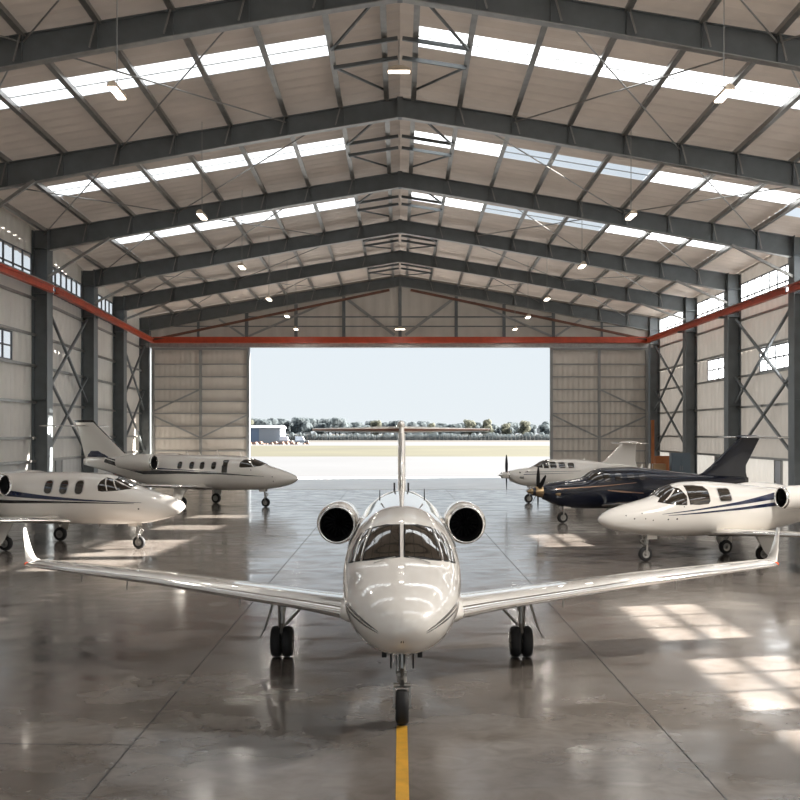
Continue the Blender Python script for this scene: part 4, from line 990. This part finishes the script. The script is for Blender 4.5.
tag(q.build('earth_heaps', M['rubble']), 'low reddish earth heaps and rubble in front of the distant shed', 'earth', kind='stuff')

def crown(rs, mat_, name):
    rnd = random.Random(rs); q = MB()
    for k in range(16):
        a = rnd.uniform(0, 2 * PI); rr = rnd.uniform(0, 2.3); c = (rr * math.cos(a), rr * math.sin(a), rnd.uniform(3.2, 8.4)); s = rnd.uniform(1.1, 2.0) * (1.15 - .06 * abs(c[2] - 5.2))
        rings = []
        for i in range(1, 6):
            ph = PI * i / 6
            rings.append([(c[0] + s * math.sin(ph) * math.cos(t) * rnd.uniform(.75, 1.2), c[1] + s * math.sin(ph) * math.sin(t) * rnd.uniform(.75, 1.2), c[2] - s * .85 * math.cos(ph) + rnd.uniform(-.15, .15)) for t in [2 * PI * j / 9 for j in range(9)]])
        q.loft(rings)
    return q
protos = []
for k, (m_, lab) in enumerate((('leaf1', 'olive green tree in the distant tree line'), ('leaf2', 'dark blue green tree in the distant tree line'), ('leaf3', 'yellow green tree in the distant tree line'))):
    r = empty('tree', (0, 0, 0)); tag(r, lab, 'tree', 'trees along the horizon')
    q = MB(); q.cyl((0, 0, 0), (0, 0, 5.5), .3, .15, 7); q.build('trunk', M['bark'], r)
    crown(k + 3, M[m_], 'crown').build('crown', M[m_], r); crown_o = r.children[-1]; protos.append((r, list(r.children)))
used = [False] * 3
xx = -112.0; kk = 0
while xx < 112:
    for row in range(3):
        k = random.choice((0, 1, 2, 1) if xx < -30 else (1, 1, 0)) if row == 0 else 1
        r, chs = protos[k]
        if used[k]:
            nr = r.copy(); C.objects.link(nr)
            for c in chs: nc = c.copy(); nc.parent = nr; C.objects.link(nc)
        else: nr = r; used[k] = True
        base = 1.36 if xx < -35 else (1.2 if xx < 20 else 1.1)
        s = base * random.uniform(.82, 1.15)
        nr.location = (xx + row * 3.6, 612 + row * 12.5, -.03); nr.scale = (s, s, s * 1.12); nr.rotation_euler = (0, 0, random.uniform(0, 6.28))
        nr['label'] = ('olive green', 'dark blue green', 'yellow green')[k] + ' tree in the distant tree line, ' + (('left of the middle' if xx < 0 else 'right of the middle') + ((', front row', ', middle row', ', back row')[row]))
        nr['group'] = nr['label']
    xx += 10.9
hd = MB()
for k in range(110):
    x = -120 + 2.2 * k; hgt = random.uniform(3.0, 4.8)
    hd.loft([[(x + 1.9 * math.cos(a), 604 + 2 * math.sin(a), 0) for a in [j * PI / 3 for j in range(6)]], [(x + 2.1 * math.cos(a), 604 + 2.2 * math.sin(a), hgt * .6) for a in [j * PI / 3 for j in range(6)]], [(x + .8 * math.cos(a), 604 + .9 * math.sin(a), hgt) for a in [j * PI / 3 for j in range(6)]]])
tag(hd.build('undergrowth', M['leaf2']), 'dark band of undergrowth at the foot of the distant trees', 'bushes', kind='stuff')

# ------------------------------------------------------------------ light, sky, camera
K, KY = 1.95, .40
sun = bpy.data.lights.new('sun', 'SUN'); sun.energy = 52.0; sun.angle = math.radians(.45); sun.color = (1, .945, .875)
so = bpy.data.objects.new('sun', sun); C.objects.link(so)
so.rotation_euler = Vector((-K, -KY, -1)).to_track_quat('-Z', 'Y').to_euler()
W = bpy.data.worlds.new('sky'); bpy.context.scene.world = W; W.use_nodes = True
nt = W.node_tree; N = nt.nodes; L = nt.links; bg = N['Background']
tc = N.new('ShaderNodeTexCoord'); sp = N.new('ShaderNodeSeparateXYZ'); rp = N.new('ShaderNodeValToRGB')
L.new(tc.outputs['Generated'], sp.inputs[0]); L.new(sp.outputs['Z'], rp.inputs['Fac'])
e = rp.color_ramp.elements
e[0].position = 0; e[0].color = (.825, .885, .92, 1); e[1].position = .6; e[1].color = (.66, .79, .96, 1)
k = e.new(.10); k.color = (.80, .875, .93, 1)
L.new(rp.outputs['Color'], bg.inputs['Color']); bg.inputs['Strength'].default_value = 1.0

cam = bpy.data.cameras.new('camera'); co = bpy.data.objects.new('camera', cam); C.objects.link(co)
co.location = (0, 0, CAMZ); co.rotation_euler = (PI / 2, 0, 0)
cam.sensor_width = 36; cam.sensor_fit = 'HORIZONTAL'; cam.lens = 36 * F / 800; cam.shift_y = (433 - 400) / 800; cam.clip_end = 6000; cam.clip_start = .1
S = bpy.context.scene; S.camera = co
S.view_settings.view_transform = 'Standard'; S.view_settings.look = 'None'; S.view_settings.gamma = 1; S.view_settings.exposure = 0.0
S.view_settings.use_curve_mapping = False
S.cycles.use_denoising = True
S.cycles.max_bounces = 10; S.cycles.diffuse_bounces = 5; S.cycles.glossy_bounces = 5; S.cycles.sample_clamp_indirect = 6; S.cycles.caustics_reflective = False
